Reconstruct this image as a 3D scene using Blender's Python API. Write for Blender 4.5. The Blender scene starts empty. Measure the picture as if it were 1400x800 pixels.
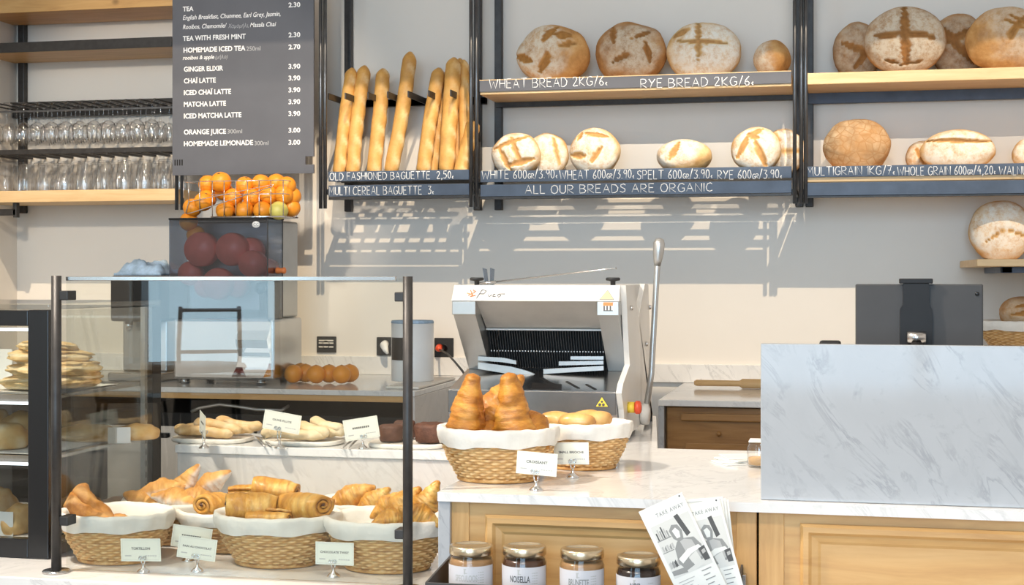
import bpy, bmesh, math, random
from mathutils import Vector, Matrix, noise, Euler

# ------------------------------------------------------------------ camera, world, lights, exposure
scene = bpy.context.scene
COL = scene.collection
PI = math.pi
F = 2000.0                      # focal length in pixels of the 1400 x 800 frame
YAW = math.atan(0.225)
CS, SN = math.cos(YAW), math.sin(YAW)
HZ = 378.0                      # horizon row
EYE = 1.40
cam_d = bpy.data.cameras.new('camera')
cam = bpy.data.objects.new('camera', cam_d)
COL.objects.link(cam)
cam_d.sensor_width = 36.0
cam_d.lens = F * 36.0 / 1400.0
cam_d.shift_y = -(400.0 - HZ) / 1400.0
cam.location = (0, 0, EYE)
cam.rotation_euler = (PI / 2, 0, YAW)
cam_d.clip_start = 0.05
scene.camera = cam

scene.view_settings.view_transform = 'Standard'
scene.view_settings.look = 'None'
scene.view_settings.gamma = 1.0
scene.view_settings.exposure = 0.0
scene.view_settings.use_curve_mapping = False
scene.cycles.max_bounces = 10
scene.cycles.transparent_max_bounces = 24
scene.cycles.sample_clamp_indirect = 4.0
scene.cycles.caustics_reflective = False
scene.cycles.caustics_refractive = False

world = bpy.data.worlds.new('sky')
scene.world = world
world.use_nodes = True
_bg = world.node_tree.nodes['Background']
_bg.inputs['Color'].default_value = (1.0, 0.905, 0.80, 1)
_bg.inputs['Strength'].default_value = 0.80


def light(name, kind, loc, energy, color, target=None, direction=None, size=None, size_y=None, angle=None, cone=60):
    d = bpy.data.lights.new(name, kind)
    d.energy = energy
    d.color = color
    if kind == 'AREA':
        d.shape = 'RECTANGLE' if size_y else 'DISK'
        d.size = size
        if size_y:
            d.size_y = size_y
    if kind == 'SUN':
        d.angle = angle
    if kind == 'SPOT':
        d.shadow_soft_size = size
        d.spot_size = math.radians(cone)
        d.spot_blend = 0.5
    o = bpy.data.objects.new(name, d)
    COL.objects.link(o)
    o.location = loc
    v = Vector(direction) if direction else Vector(target) - Vector(loc)
    o.rotation_euler = v.to_track_quat('-Z', 'Y').to_euler()
    return o


# low sun falling through the roof slot onto the back wall
light('sun', 'SUN', (1.5, 0, 6), 2.6, (1.0, 0.80, 0.56), direction=(-0.40, 1.0, -1.10), angle=0.009)
# daylight of the two shop windows behind the viewer
light('window_daylight', 'AREA', (-3.95, -2.96, 2.65), 60, (0.50, 0.80, 1.0), direction=(0, 1, 0), size=0.95, size_y=3.7)
light('window_daylight', 'AREA', (-0.1, -7.5, 3.0), 760, (0.47, 0.74, 1.0), direction=(0, 1, -.03), size=5.0, size_y=5.2)
# warm ceiling spots over the counters
light('ceiling_spot', 'SPOT', (-2.2, 2.3, 3.4), 430, (1.0, 0.88, 0.74), target=(-1.0, 3.25, 0.85), size=0.10, cone=62)
light('ceiling_spot', 'SPOT', (-0.6, 1.2, 3.5), 190, (1.0, 0.86, 0.70), target=(-0.1, 2.95, 0.75), size=0.12, cone=62)
light('ceiling_spot', 'SPOT', (-2.3, 2.9, 2.75), 190, (1.0, 0.88, 0.72), target=(-3.0, 6.5, 1.95), size=0.06, cone=34)
# two spots behind an added slotted board (beam_mask) that reach under the upper boards of the bread shelves
for _x, _t in ((-0.55, -1.7), (0.45, -0.1)):
    light('shelf_spot', 'SPOT', (_x, 3.20, 3.93), 270, (1.0, 0.85, 0.66), target=(_t, 6.5, 1.8), size=0.003, cone=62)


def ray(px, py):
    u, w = (px - 700.0) / F, (HZ - py) / F
    return Vector((-SN + u * CS, CS + u * SN, w))


def P(px, py, Y):               # point of the photo at world depth Y
    d = ray(px, py)
    return Vector((d.x / d.y * Y, Y, EYE + d.z / d.y * Y))


def PZ(px, py, Z):              # point of the photo on the level plane Z
    d = ray(px, py)
    t = (Z - EYE) / d.z
    return Vector((d.x * t, d.y * t, Z))


def X(px, Y):
    return P(px, HZ, Y).x


def Zp(py, Y, px=700):
    return P(px, py, Y).z


def pxm(Y, px=700):             # metres per pixel at depth Y
    return Y / (ray(px, HZ).y * F)


# ------------------------------------------------------------------ mesh builder
class MB:
    def __init__(s):
        s.v, s.f, s.sm, s.a, s.mi = [], [], [], [], []

    def add(s, verts, faces, smooth=False, attr=None, mi=0):
        o = len(s.v)
        s.v.extend(Vector(p) for p in verts)
        s.a.extend(attr if attr else [0.0] * len(verts))
        for f in faces:
            s.f.append([i + o for i in f])
            s.sm.append(smooth)
            s.mi.append(mi)
        return s

    def box(s, x0, x1, y0, y1, z0, z1, bev=0.0, mi=0, M=None, seg=2):
        if x0 > x1: x0, x1 = x1, x0
        if y0 > y1: y0, y1 = y1, y0
        if z0 > z1: z0, z1 = z1, z0
        b = bmesh.new()
        bmesh.ops.create_cube(b, size=1.0)
        for q in b.verts:
            q.co = Vector((x0 + (q.co.x + .5) * (x1 - x0), y0 + (q.co.y + .5) * (y1 - y0), z0 + (q.co.z + .5) * (z1 - z0)))
        if bev > 0:
            bev = min(bev, .45 * min(x1 - x0, y1 - y0, z1 - z0))
            bmesh.ops.bevel(b, geom=list(b.edges), offset=bev, segments=seg, affect='EDGES', profile=.5)
        b.verts.index_update()
        vs = [(M @ q.co) if M else q.co.copy() for q in b.verts]
        s.add(vs, [[q.index for q in f.verts] for f in b.faces], False, None, mi)
        b.free()
        return s

    def tube(s, pts, r, n=8, caps=True, smooth=True, attr=None, mi=0, flat=1.0):
        """sweep; r number, list or f(i, t, ang); attr f(i, t, ang); flat squeezes the second axis"""
        pts = [Vector(p) for p in pts]
        m = len(pts)
        vs, at = [], []
        t0 = (pts[1] - pts[0]).normalized()
        ref = Vector((0, 0, 1)) if abs(t0.z) < .9 else Vector((1, 0, 0))
        nrm = t0.cross(ref).normalized()
        for i in range(m):
            if i == 0: tg = pts[1] - pts[0]
            elif i == m - 1: tg = pts[-1] - pts[-2]
            else: tg = (pts[i + 1] - pts[i]).normalized() + (pts[i] - pts[i - 1]).normalized()
            tg.normalize()
            nrm = (nrm - tg * nrm.dot(tg)).normalized()
            bn = tg.cross(nrm)
            for k in range(n):
                an = 2 * PI * k / n
                rr = r(i, i / (m - 1), an) if callable(r) else (r[i] if isinstance(r, (list, tuple)) else r)
                vs.append(pts[i] + (nrm * math.cos(an) + bn * math.sin(an) * flat) * rr)
                at.append(attr(i, i / (m - 1), an) if attr else 0.0)
        fs = []
        for i in range(m - 1):
            for k in range(n):
                k2 = (k + 1) % n
                fs.append([i * n + k, i * n + k2, (i + 1) * n + k2, (i + 1) * n + k])
        if caps:
            fs.append(list(range(n))[::-1])
            fs.append([(m - 1) * n + k for k in range(n)])
        return s.add(vs, fs, smooth, at, mi)

    def lathe(s, prof, n=24, c=(0, 0, 0), sx=1.0, sy=1.0, smooth=True, mi=0, M=None, fn=None):
        c = Vector(c)
        vs, fs = [], []
        for r, z in prof:
            for k in range(n):
                an = 2 * PI * k / n
                p = Vector((r * sx * math.cos(an), r * sy * math.sin(an), z))
                if fn: p = fn(p, an)
                vs.append((M @ p if M else p) + c)
        m = len(prof)
        for i in range(m - 1):
            for k in range(n):
                k2 = (k + 1) % n
                fs.append([i * n + k, i * n + k2, (i + 1) * n + k2, (i + 1) * n + k])
        if prof[0][0] > 1e-6: fs.append(list(range(n))[::-1])
        if prof[-1][0] > 1e-6: fs.append([(m - 1) * n + k for k in range(n)])
        return s.add(vs, fs, smooth, None, mi)

    def prism(s, poly, axis, t0, t1, mi=0):
        """poly of 2-D points; axis 'y': (x,z), 'x': (y,z), 'z': (x,y)"""
        n = len(poly)
        def q(p, t):
            return {'y': (p[0], t, p[1]), 'x': (t, p[0], p[1]), 'z': (p[0], p[1], t)}[axis]
        vs = [q(p, t0) for p in poly] + [q(p, t1) for p in poly]
        fs = [list(range(n))[::-1], [n + k for k in range(n)]]
        for k in range(n):
            k2 = (k + 1) % n
            fs.append([k, k2, n + k2, n + k])
        return s.add(vs, fs, False, None, mi)

    def sphere(s, c, r, sub=3, amp=0.0, fs=4.0, sc=(1, 1, 1), mi=0):
        b = bmesh.new()
        bmesh.ops.create_icosphere(b, subdivisions=sub, radius=1.0)
        b.verts.index_update()
        c = Vector(c)
        vs = []
        for q in b.verts:
            k = 1 + (amp * noise.noise(q.co * fs + c * 7) if amp else 0)
            vs.append(c + Vector((q.co.x * sc[0], q.co.y * sc[1], q.co.z * sc[2])) * r * k)
        s.add(vs, [[q.index for q in f.verts] for f in b.faces], True, None, mi)
        b.free()
        return s

    def xf(s, M):
        s.v = [M @ p for p in s.v]
        return s

    def build(s, name, mats, parent=None, origin=None):
        o0 = Vector(origin) if origin is not None else (ORIG[parent.name] if parent else Vector((0, 0, 0)))
        me = bpy.data.meshes.new(name)
        me.from_pydata([tuple(p - o0) for p in s.v], [], s.f)
        me.polygons.foreach_set('use_smooth', s.sm)
        if not isinstance(mats, (list, tuple)): mats = [mats]
        for m in mats: me.materials.append(m)
        if len(mats) > 1: me.polygons.foreach_set('material_index', s.mi)
        if any(s.a):
            at = me.attributes.new('tone', 'FLOAT', 'POINT')
            at.data.foreach_set('value', [float(x) for x in s.a])
        bm2 = bmesh.new()
        bm2.from_mesh(me)
        bmesh.ops.recalc_face_normals(bm2, faces=bm2.faces)
        bm2.to_mesh(me)
        bm2.free()
        me.update()
        o = bpy.data.objects.new(name, me)
        COL.objects.link(o)
        if parent is not None:
            o.parent = parent
        else:
            o.location = o0
        ORIG[o.name] = o0
        return o


ORIG = {}


def tag(o, label, cat, group=None, kind=None):
    if label: o['label'] = label
    if cat: o['category'] = cat
    if group: o['group'] = group
    if kind: o['kind'] = kind
    return o


def thing(name, label, cat, loc=(0, 0, 0), group=None):
    o = bpy.data.objects.new(name, None)
    o.empty_display_size = .05
    COL.objects.link(o)
    o.location = loc
    ORIG[o.name] = Vector(loc)
    return tag(o, label, cat, group)


def structure(name, mb, m):
    o = mb.build(name, m)
    o['kind'] = 'structure'
    return o


KIDS = {}


def kids(o):
    return [c for c in bpy.data.objects if c.parent == o]


def copy_thing(src, loc, rot=(0, 0, 0), label=None, group=None, scale=None):
    def rec(o, par):
        c = o.copy()
        COL.objects.link(c)
        if par is not None: c.parent = par
        for ch in KID_CACHE.setdefault(o.name, kids(o)): rec(ch, c)
        return c
    r = rec(src, None)
    r.location = loc
    r.rotation_euler = rot
    if scale: r.scale = scale if isinstance(scale, (tuple, list)) else (scale,) * 3
    if label: r['label'] = label
    if group: r['group'] = group
    return r


KID_CACHE = {}


class Proto:
    """first placement moves the prototype itself, later ones copy it"""
    def __init__(s, root):
        s.root, s.used = root, False

    def put(s, loc, rot=(0, 0, 0), label=None, group=None, scale=1.0):
        sc = scale if isinstance(scale, (tuple, list)) else (scale,) * 3
        if s.used:
            return copy_thing(s.root, loc, rot, label, group, sc)
        s.used = True
        r = s.root
        KID_CACHE[r.name] = kids(r)
        r.location, r.rotation_euler, r.scale = loc, rot, sc
        if label: r['label'] = label
        if group: r['group'] = group
        return r


# ------------------------------------------------------------------ materials
class NT:
    def __init__(s, name):
        s.m = bpy.data.materials.new(name)
        s.m.use_nodes = True
        s.t = s.m.node_tree
        s.n, s.l = s.t.nodes, s.t.links
        s.b = s.n['Principled BSDF']
        s.out = s.n['Material Output']

    def node(s, typ, **kw):
        x = s.n.new(typ)
        for k, v in kw.items():
            if k in x.bl_rna.properties: setattr(x, k, v)
            else: x.inputs[k.replace('_', ' ')].default_value = v
        return x

    def ramp(s, fac, stops):
        r = s.n.new('ShaderNodeValToRGB')
        e = r.color_ramp.elements
        while len(e) < len(stops): e.new(.5)
        for k, (p, c) in enumerate(stops):
            e[k].position = p
            e[k].color = (*c, 1) if len(c) == 3 else c
        s.l.new(fac, r.inputs['Fac'])
        return r.outputs['Color']

    def coords(s, sc=(1, 1, 1), rot=(0, 0, 0), space='Object'):
        tc = s.n.new('ShaderNodeTexCoord')
        src = tc.outputs[space]
        if any(rot):
            m0 = s.n.new('ShaderNodeMapping')
            m0.inputs['Rotation'].default_value = rot
            s.l.new(src, m0.inputs['Vector'])
            src = m0.outputs['Vector']
        mp = s.n.new('ShaderNodeMapping')
        mp.inputs['Scale'].default_value = sc
        s.l.new(src, mp.inputs['Vector'])
        return mp.outputs['Vector']

    def noise(s, vec, scale, detail=5, rough=.6, dist=0.0):
        x = s.n.new('ShaderNodeTexNoise')
        x.inputs['Scale'].default_value = scale
        x.inputs['Detail'].default_value = detail
        x.inputs['Roughness'].default_value = rough
        x.inputs['Distortion'].default_value = dist
        if vec is not None: s.l.new(vec, x.inputs['Vector'])
        return x.outputs['Fac']

    def mix(s, fac, a, b):
        x = s.n.new('ShaderNodeMix')
        x.data_type = 'RGBA'
        for v, i in ((fac, 0), (a, 6), (b, 7)):
            if isinstance(v, (int, float)): x.inputs[i].default_value = v
            elif isinstance(v, tuple): x.inputs[i].default_value = (*v, 1)
            else: s.l.new(v, x.inputs[i])
        return x.outputs[2]

    def math(s, op, a, b=None):
        x = s.n.new('ShaderNodeMath')
        x.operation = op
        x.use_clamp = True
        for i, v in enumerate((a, b)):
            if v is None: continue
            if isinstance(v, (int, float)): x.inputs[i].default_value = v
            else: s.l.new(v, x.inputs[i])
        return x.outputs[0]

    def attr(s):
        x = s.n.new('ShaderNodeAttribute')
        x.attribute_name = 'tone'
        return x.outputs['Fac']

    def bump(s, h, strength, dist=.002):
        x = s.n.new('ShaderNodeBump')
        x.inputs['Strength'].default_value = strength
        x.inputs['Distance'].default_value = dist
        s.l.new(h, x.inputs['Height'])
        s.l.new(x.outputs['Normal'], s.b.inputs['Normal'])

    def set(s, **kw):
        for k, v in kw.items():
            k = k.replace('_', ' ')
            if isinstance(v, tuple): s.b.inputs[k].default_value = (*v, 1)
            elif isinstance(v, (int, float)): s.b.inputs[k].default_value = v
            else: s.l.new(v, s.b.inputs[k])
        return s


def plain(name, col, rough=.5, metal=0.0, var=.06, scale=14, bump=0.0, bscale=60, spec=.5, **kw):
    n = NT(name)
    v = n.coords()
    f = n.noise(v, scale)
    lo = tuple(max(0, c * (1 - var)) for c in col)
    hi = tuple(min(1, c * (1 + var)) for c in col)
    n.set(Base_Color=n.ramp(f, [(.3, lo), (.7, hi)]), Roughness=rough, Metallic=metal)
    n.b.inputs['Specular IOR Level'].default_value = spec
    if bump: n.bump(n.noise(v, bscale), bump)
    for k, q in kw.items(): n.b.inputs[k.replace('_', ' ')].default_value = q
    return n.m


def wood(name, lo, mid, hi, axis='x', rough=.5, scale=1.0, knots=True):
    n = NT(name)
    s = {'x': (1.6, 14, 14), 'z': (14, 14, 1.6), 'y': (14, 1.6, 14)}[axis]
    v = n.coords(tuple(k * scale for k in s))
    f = n.noise(v, 2.2, 6, .62, .6)
    c = n.ramp(f, [(.28, lo), (.5, mid), (.72, hi)])
    g = n.noise(n.coords(tuple(k * scale * 4 for k in s)), 2.5, 3, .5)
    c = n.mix(n.math('MULTIPLY', g, .35), c, lo)
    if knots:
        vo = n.n.new('ShaderNodeTexVoronoi')
        vo.inputs['Scale'].default_value = 3.0
        n.l.new(n.coords((1.0, 1.0, 1.35)), vo.inputs['Vector'])
        k = n.ramp(vo.outputs['Distance'], [(.03, (1, 1, 1)), (.075, (0, 0, 0))])
        c = n.mix(n.math('MULTIPLY', k, .75), c, tuple(q * .45 for q in lo))
    n.set(Base_Color=c, Roughness=rough)
    n.bump(f, .12, .001)
    return n.m


def marble(name, base, vein, rough=.12, scale=1.0, rot=.6):
    n = NT(name)
    v = n.coords((scale, scale, scale), (0.0, rot, 0.4))
    f1 = n.noise(v, 3.0, 8, .6, 1.6)
    f2 = n.noise(n.coords((scale * 5, scale * 2.0, scale * 1.5), (0.15, rot, .5)), 1.9, 9, .62, 1.0)
    f3 = n.noise(v, 26, 4, .6)
    c = n.ramp(f1, [(.35, tuple(b * .93 for b in base)), (.65, base)])
    a = n.ramp(f2, [(.465, (0, 0, 0)), (.5, (1, 1, 1)), (.53, (0, 0, 0))])
    c = n.mix(n.math('MULTIPLY', n.math('MULTIPLY', a, n.ramp(f1, [(.40, (0, 0, 0)), (.62, (1, 1, 1))])), .62), c, vein)
    c = n.mix(n.math('MULTIPLY', n.ramp(f3, [(.62, (0, 0, 0)), (.8, (1, 1, 1))]), .35), c, vein)
    n.set(Base_Color=c, Roughness=rough)
    return n.m


def bakery(name, lo, mid, hi, tone, scale=22, rough=.5, bump=.5, bscale=70, tone_noise=True, coat=0.0, streak=1.0):
    """crust: noise between three browns, the vertex tone brings in a second colour (flour, ridge)"""
    n = NT(name)
    v = n.coords((streak, 1, 1))
    f = n.noise(v, scale, 6, .65)
    c = n.ramp(f, [(.28, lo), (.5, mid), (.72, hi)])
    a = n.attr()
    if tone_noise:
        g = n.noise(v, scale * 1.7, 8, .75)
        a = n.math('MULTIPLY', a, n.ramp(g, [(.28, (.12, .12, .12)), (.55, (1, 1, 1))]))
    n.set(Base_Color=n.mix(a, c, tone), Roughness=rough)
    n.b.inputs['Coat Weight'].default_value = coat
    n.b.inputs['Coat Roughness'].default_value = .25
    n.bump(n.noise(v, bscale, 6, .7), bump, .004)
    return n.m


def loaf_material(name, lo, mid, hi, flour, cut, scale=14):
    """tone > 0: flour, tone < 0: cut"""
    n = NT(name)
    v = n.coords()
    f = n.noise(v, scale, 6, .65)
    c = n.ramp(f, [(.28, lo), (.5, mid), (.72, hi)])
    a = n.attr()
    g = n.noise(v, scale * 2.2, 9, .8)
    fl = n.math('MULTIPLY', n.math('MAXIMUM', a, 0.0), n.ramp(g, [(.34, (.08, .08, .08)), (.56, (1, 1, 1))]))
    c = n.mix(fl, c, flour)
    x = n.n.new('ShaderNodeMath'); x.operation = 'MULTIPLY'; x.use_clamp = True
    n.l.new(a, x.inputs[0]); x.inputs[1].default_value = -1.0
    c = n.mix(x.outputs[0], c, n.ramp(n.noise(v, scale * 4), [(.3, tuple(k * .7 for k in cut)), (.7, cut)]))
    n.set(Base_Color=c, Roughness=.75)
    n.bump(n.noise(v, 55, 8, .75), .6, .004)
    return n.m


def glassy(name, tint=(1, 1, 1), clear=.92, rough=.02, refl=1.0, ior=1.45):
    """thin clear sheet: see-through with a mirror coat that grows at glancing angles"""
    n = NT(name)
    n.n.remove(n.b)
    tr = n.n.new('ShaderNodeBsdfTransparent')
    tr.inputs['Color'].default_value = (tint[0] * clear, tint[1] * clear, tint[2] * clear, 1)
    gl = n.n.new('ShaderNodeBsdfGlossy')
    gl.inputs['Roughness'].default_value = rough
    ge = n.n.new('ShaderNodeNewGeometry')
    dp = n.n.new('ShaderNodeVectorMath'); dp.operation = 'DOT_PRODUCT'
    n.l.new(ge.outputs['Incoming'], dp.inputs[0])
    n.l.new(ge.outputs['Normal'], dp.inputs[1])
    ab = n.n.new('ShaderNodeMath'); ab.operation = 'ABSOLUTE'
    n.l.new(dp.outputs['Value'], ab.inputs[0])
    iv = n.n.new('ShaderNodeMath'); iv.operation = 'SUBTRACT'; iv.use_clamp = True
    iv.inputs[0].default_value = 1.0
    n.l.new(ab.outputs[0], iv.inputs[1])
    pw = n.n.new('ShaderNodeMath'); pw.operation = 'POWER'
    n.l.new(iv.outputs[0], pw.inputs[0]); pw.inputs[1].default_value = 5.0
    f0 = ((ior - 1) / (ior + 1)) ** 2
    fm = n.n.new('ShaderNodeMath'); fm.operation = 'MULTIPLY_ADD'
    n.l.new(pw.outputs[0], fm.inputs[0]); fm.inputs[1].default_value = 1 - f0; fm.inputs[2].default_value = f0
    mu = n.n.new('ShaderNodeMath'); mu.operation = 'MULTIPLY'; mu.use_clamp = True
    mu.inputs[1].default_value = refl
    mx = n.n.new('ShaderNodeMixShader')
    n.l.new(fm.outputs[0], mu.inputs[0])
    n.l.new(mu.outputs[0], mx.inputs[0])
    n.l.new(tr.outputs[0], mx.inputs[1])
    n.l.new(gl.outputs[0], mx.inputs[2])
    n.l.new(mx.outputs[0], n.out.inputs['Surface'])
    return n.m


M = {}
M['wall'] = plain('plaster wall', (.80, .755, .695), .85, var=.015, scale=3, bump=.05, bscale=120, spec=.2)
M['ceiling'] = plain('white ceiling', (.85, .83, .80), .9, var=.01)
M['floor'] = plain('stone floor', (.46, .41, .35), .5, var=.1, scale=4)
M['steel'] = plain('dark steel', (.050, .047, .046), .45, .5, var=.2, scale=30)
M['steel_tube'] = plain('grey steel tube', (.13, .135, .145), .33, .85, var=.15, scale=20)
M['slate'] = plain('slate paint', (.070, .100, .155), .55, 0, var=.18, scale=10)
M['slate_grey'] = plain('grey board', (.100, .105, .125), .6, 0, var=.06, scale=6)
M['chalk'] = plain('chalk', (.88, .89, .90), .9, var=.05, scale=200)
M['print_white'] = plain('white print', (.90, .90, .90), .7, var=.01)
M['print_grey'] = plain('grey print', (.42, .43, .45), .7, var=.01)
M['pine'] = wood('pine', (.50, .27, .095), (.63, .37, .14), (.71, .45, .19), 'x', .45)
M['pine_v'] = wood('pine upright', (.50, .27, .095), (.63, .37, .14), (.71, .45, .19), 'z', .45)
M['beech'] = wood('beech shelf', (.66, .43, .21), (.76, .53, .28), (.83, .61, .35), 'x', .5, knots=False)
M['oak'] = wood('oak drawer', (.20, .095, .025), (.29, .145, .04), (.36, .19, .06), 'x', .45)
M['paddle'] = wood('rolling pin wood', (.62, .36, .14), (.74, .46, .21), (.80, .54, .28), 'x', .5, knots=False)
M['marble'] = marble('white marble', (.80, .79, .775), (.50, .50, .50), .10, 1.3)
M['marble_grey'] = marble('grey veined marble', (.42, .435, .455), (.20, .215, .235), .07, 1.5)
M['marble_grey'].node_tree.nodes['Principled BSDF'].inputs['Specular IOR Level'].default_value = .28
M['marble_warm'] = marble('warm marble', (.66, .63, .60), (.45, .42, .40), .15, 1.5)
M['chrome'] = plain('chrome', (.80, .80, .81), .08, 1.0, var=.02)
M['stainless'] = plain('stainless', (.56, .55, .54), .24, 1.0, var=.06, scale=8)
M['soft_steel'] = plain('brushed steel', (.62, .58, .53), .5, .7, var=.05)
M['alu'] = plain('grey aluminium', (.50, .495, .48), .35, .8, var=.04)
M['black'] = plain('black metal', (.014, .013, .013), .5, 0, var=.2, spec=.25)
M['black_gloss'] = plain('black gloss', (.007, .007, .008), .28, 0, var=.1)
M['rubber'] = plain('black plastic', (.02, .02, .02), .55, 0, var=.2)
M['cream'] = plain('cream enamel', (.74, .71, .66), .28, .0, var=.02)
M['white'] = plain('white plastic', (.83, .83, .82), .35, 0, var=.02)
M['ceramic'] = plain('cream stoneware', (.80, .75, .67), .35, 0, var=.02)
M['paper'] = plain('paper', (.83, .82, .77), .8, 0, var=.02)
M['card'] = plain('pale green card', (.80, .80, .70), .8, 0, var=.02)
M['ink'] = plain('dark ink', (.10, .10, .10), .8, 0, var=.05)
M['ink_soft'] = plain('grey ink', (.30, .30, .29), .8, 0, var=.05)
M['ink_mid'] = plain('pale ink', (.50, .49, .47), .8, 0, var=.05)
M['linen'] = plain('linen', (.80, .76, .69), .95, 0, var=.06, scale=30, bump=.35, bscale=160, spec=.1)
M['orange'] = plain('orange peel', (.90, .33, .025), .38, 0, var=.10, scale=18, bump=.25, bscale=420)
M['orange_pale'] = plain('unripe peel', (.78, .68, .17), .38, 0, var=.08, scale=18, bump=.25, bscale=420)
M['red_drum'] = plain('red drum', (.80, .16, .11), .4, 0, var=.15, scale=10)
M['yellow'] = plain('yellow', (.85, .62, .06), .4, 0, var=.03)
M['red'] = plain('red', (.80, .09, .03), .35, 0, var=.03)
M['orange_print'] = plain('orange print', (.85, .25, .07), .5, 0, var=.03)
M['dark_stainless'] = plain('dark stainless', (.20, .19, .18), .3, .85, var=.1)
M['tablet'] = plain('space grey aluminium', (.060, .058, .058), .55, 0, var=.05, spec=.25)
M['cloth_blue'] = plain('blue cloth', (.40, .53, .68), .95, 0, var=.35, scale=18, bump=.3, bscale=90, spec=.1)
M['wicker'] = None
M['glass'] = glassy('screen glass', (.985, 1.0, .99), .97, .0, 1.5)
M['case_glass'] = glassy('case glass', (.93, .94, .93), .95, .01, 1.3)
M['tumbler_glass'] = glassy('drinking glass', (1, 1, 1), .993, .07, 1.4, 1.5)
M['smoke'] = glassy('smoked cover', (.72, .76, .82), .92, .12, 1.6)
M['jar_glass'] = glassy('jar glass', (1, 1, 1), .96, .02, 1.0)
M['led'] = None


def wicker_material():
    n = NT('wicker')
    v = n.coords()
    f = n.noise(n.coords((30, 30, 90)), 1.5, 4, .6)
    c = n.ramp(f, [(.3, (.36, .155, .04)), (.5, (.58, .31, .10)), (.7, (.74, .47, .20))])
    a = n.attr()
    c = n.mix(n.math('MULTIPLY', a, .8), c, (.90, .67, .36))
    n.set(Base_Color=c, Roughness=.55)
    n.bump(n.noise(v, 220, 3), .25, .001)
    return n.m


M['wicker'] = wicker_material()
_e = NT('led strip')
_e.set(Base_Color=(.9, .95, 1.0), Emission_Color=(.82, .92, 1.0), Emission_Strength=3.0)
M['led'] = _e.m

M['croissant'] = bakery('croissant crust', (.28, .090, .010), (.52, .20, .020), (.74, .37, .062), (.22, .065, .008), 15, .40, .9, 38, coat=.15, streak=3.2)
M['golden'] = bakery('golden viennoiserie', (.44, .165, .02), (.74, .36, .06), (.90, .60, .20), (.28, .09, .012), 16, .36, .8, 40, coat=.25, streak=2.6)
M['sugared'] = bakery('sugared almond crust', (.42, .16, .03), (.62, .30, .07), (.78, .46, .15), (.88, .84, .79), 20, .6, .7, 50, streak=2.0)
M['tortillon'] = bakery('sugared twist crust', (.26, .085, .012), (.48, .19, .03), (.66, .31, .06), (.82, .50, .18), 30, .5, .7, 90)
M['flute'] = bakery('floury flute', (.50, .25, .07), (.68, .42, .16), (.80, .59, .31), (.86, .74, .54), 20, .7, .5, 60)
M['flute_pale'] = bakery('pale olive flute', (.56, .38, .17), (.72, .55, .31), (.81, .68, .45), (.86, .78, .62), 20, .75, .5, 60)
M['brownie'] = bakery('brownie', (.060, .022, .012), (.110, .043, .024), (.185, .080, .045), (.26, .12, .07), 30, .6, .8, 80)
M['brioche'] = bakery('brioche crust', (.58, .25, .05), (.78, .46, .14), (.88, .62, .28), (.40, .15, .03), 14, .35, .2, 60, coat=.3)
M['filo'] = bakery('filo layers', (.62, .40, .16), (.74, .49, .20), (.86, .66, .36), (.90, .78, .54), 26, .6, .6, 70)
M['pie'] = bakery('pie crust', (.46, .22, .05), (.66, .38, .12), (.78, .54, .24), (.86, .74, .52), 14, .6, .4, 60)
M['baguette'] = bakery('baguette crust', (.50, .225, .045), (.68, .36, .09), (.80, .50, .17), (.86, .66, .36), 9, .55, .35, 60)
M['loaf_dark'] = loaf_material('dark country loaf', (.24, .105, .03), (.40, .19, .06), (.55, .30, .11), (.66, .57, .44), (.40, .17, .04))
M['loaf_mid'] = loaf_material('wheat loaf', (.38, .17, .045), (.56, .28, .085), (.70, .42, .17), (.76, .68, .55), (.50, .23, .055))
M['loaf_pale'] = loaf_material('white loaf', (.52, .27, .09), (.68, .43, .18), (.80, .60, .33), (.84, .79, .70), (.58, .31, .11))


def cracked_loaf():
    n = NT('cracked multigrain loaf')
    v = n.coords()
    f = n.noise(v, 16, 6, .65)
    c = n.ramp(f, [(.3, (.28, .165, .08)), (.5, (.42, .29, .165)), (.7, (.58, .45, .30))])
    vo = n.n.new('ShaderNodeTexVoronoi')
    vo.feature = 'DISTANCE_TO_EDGE'
    vo.inputs['Scale'].default_value = 26
    n.l.new(n.coords((1, 1, 1.25)), vo.inputs['Vector'])
    g = n.ramp(vo.outputs['Distance'], [(.0, (1, 1, 1)), (.09, (0, 0, 0))])
    c = n.mix(n.math('MULTIPLY', n.math('MULTIPLY', g, f), 1.3), c, (.26, .12, .035))
    h = n.ramp(n.noise(v, 5), [(.45, (0, 0, 0)), (.62, (1, 1, 1))])
    c = n.mix(n.math('MULTIPLY', h, .6), c, (.45, .22, .07))
    n.set(Base_Color=c, Roughness=.8)
    n.bump(vo.outputs['Distance'], .7, .004)
    return n.m


M['loaf_crack'] = cracked_loaf()

# ------------------------------------------------------------------ lettering
def text_mesh(s, bold=0.0, shear=0.0, spacing=1.0):
    c = bpy.data.curves.new('lettering', 'FONT')
    c.body = s
    c.size = 1.0
    c.offset = bold
    c.shear = shear
    c.space_character = spacing
    c.extrude = .012
    c.resolution_u = 3
    o = bpy.data.objects.new('lettering', c)
    COL.objects.link(o)
    dg = bpy.context.evaluated_depsgraph_get()
    me = o.evaluated_get(dg).to_mesh()
    vs = [v.co.copy() for v in me.vertices]
    fs = [list(p.vertices) for p in me.polygons]
    bpy.data.objects.remove(o)
    bpy.data.curves.remove(c)
    return vs, fs


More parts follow.
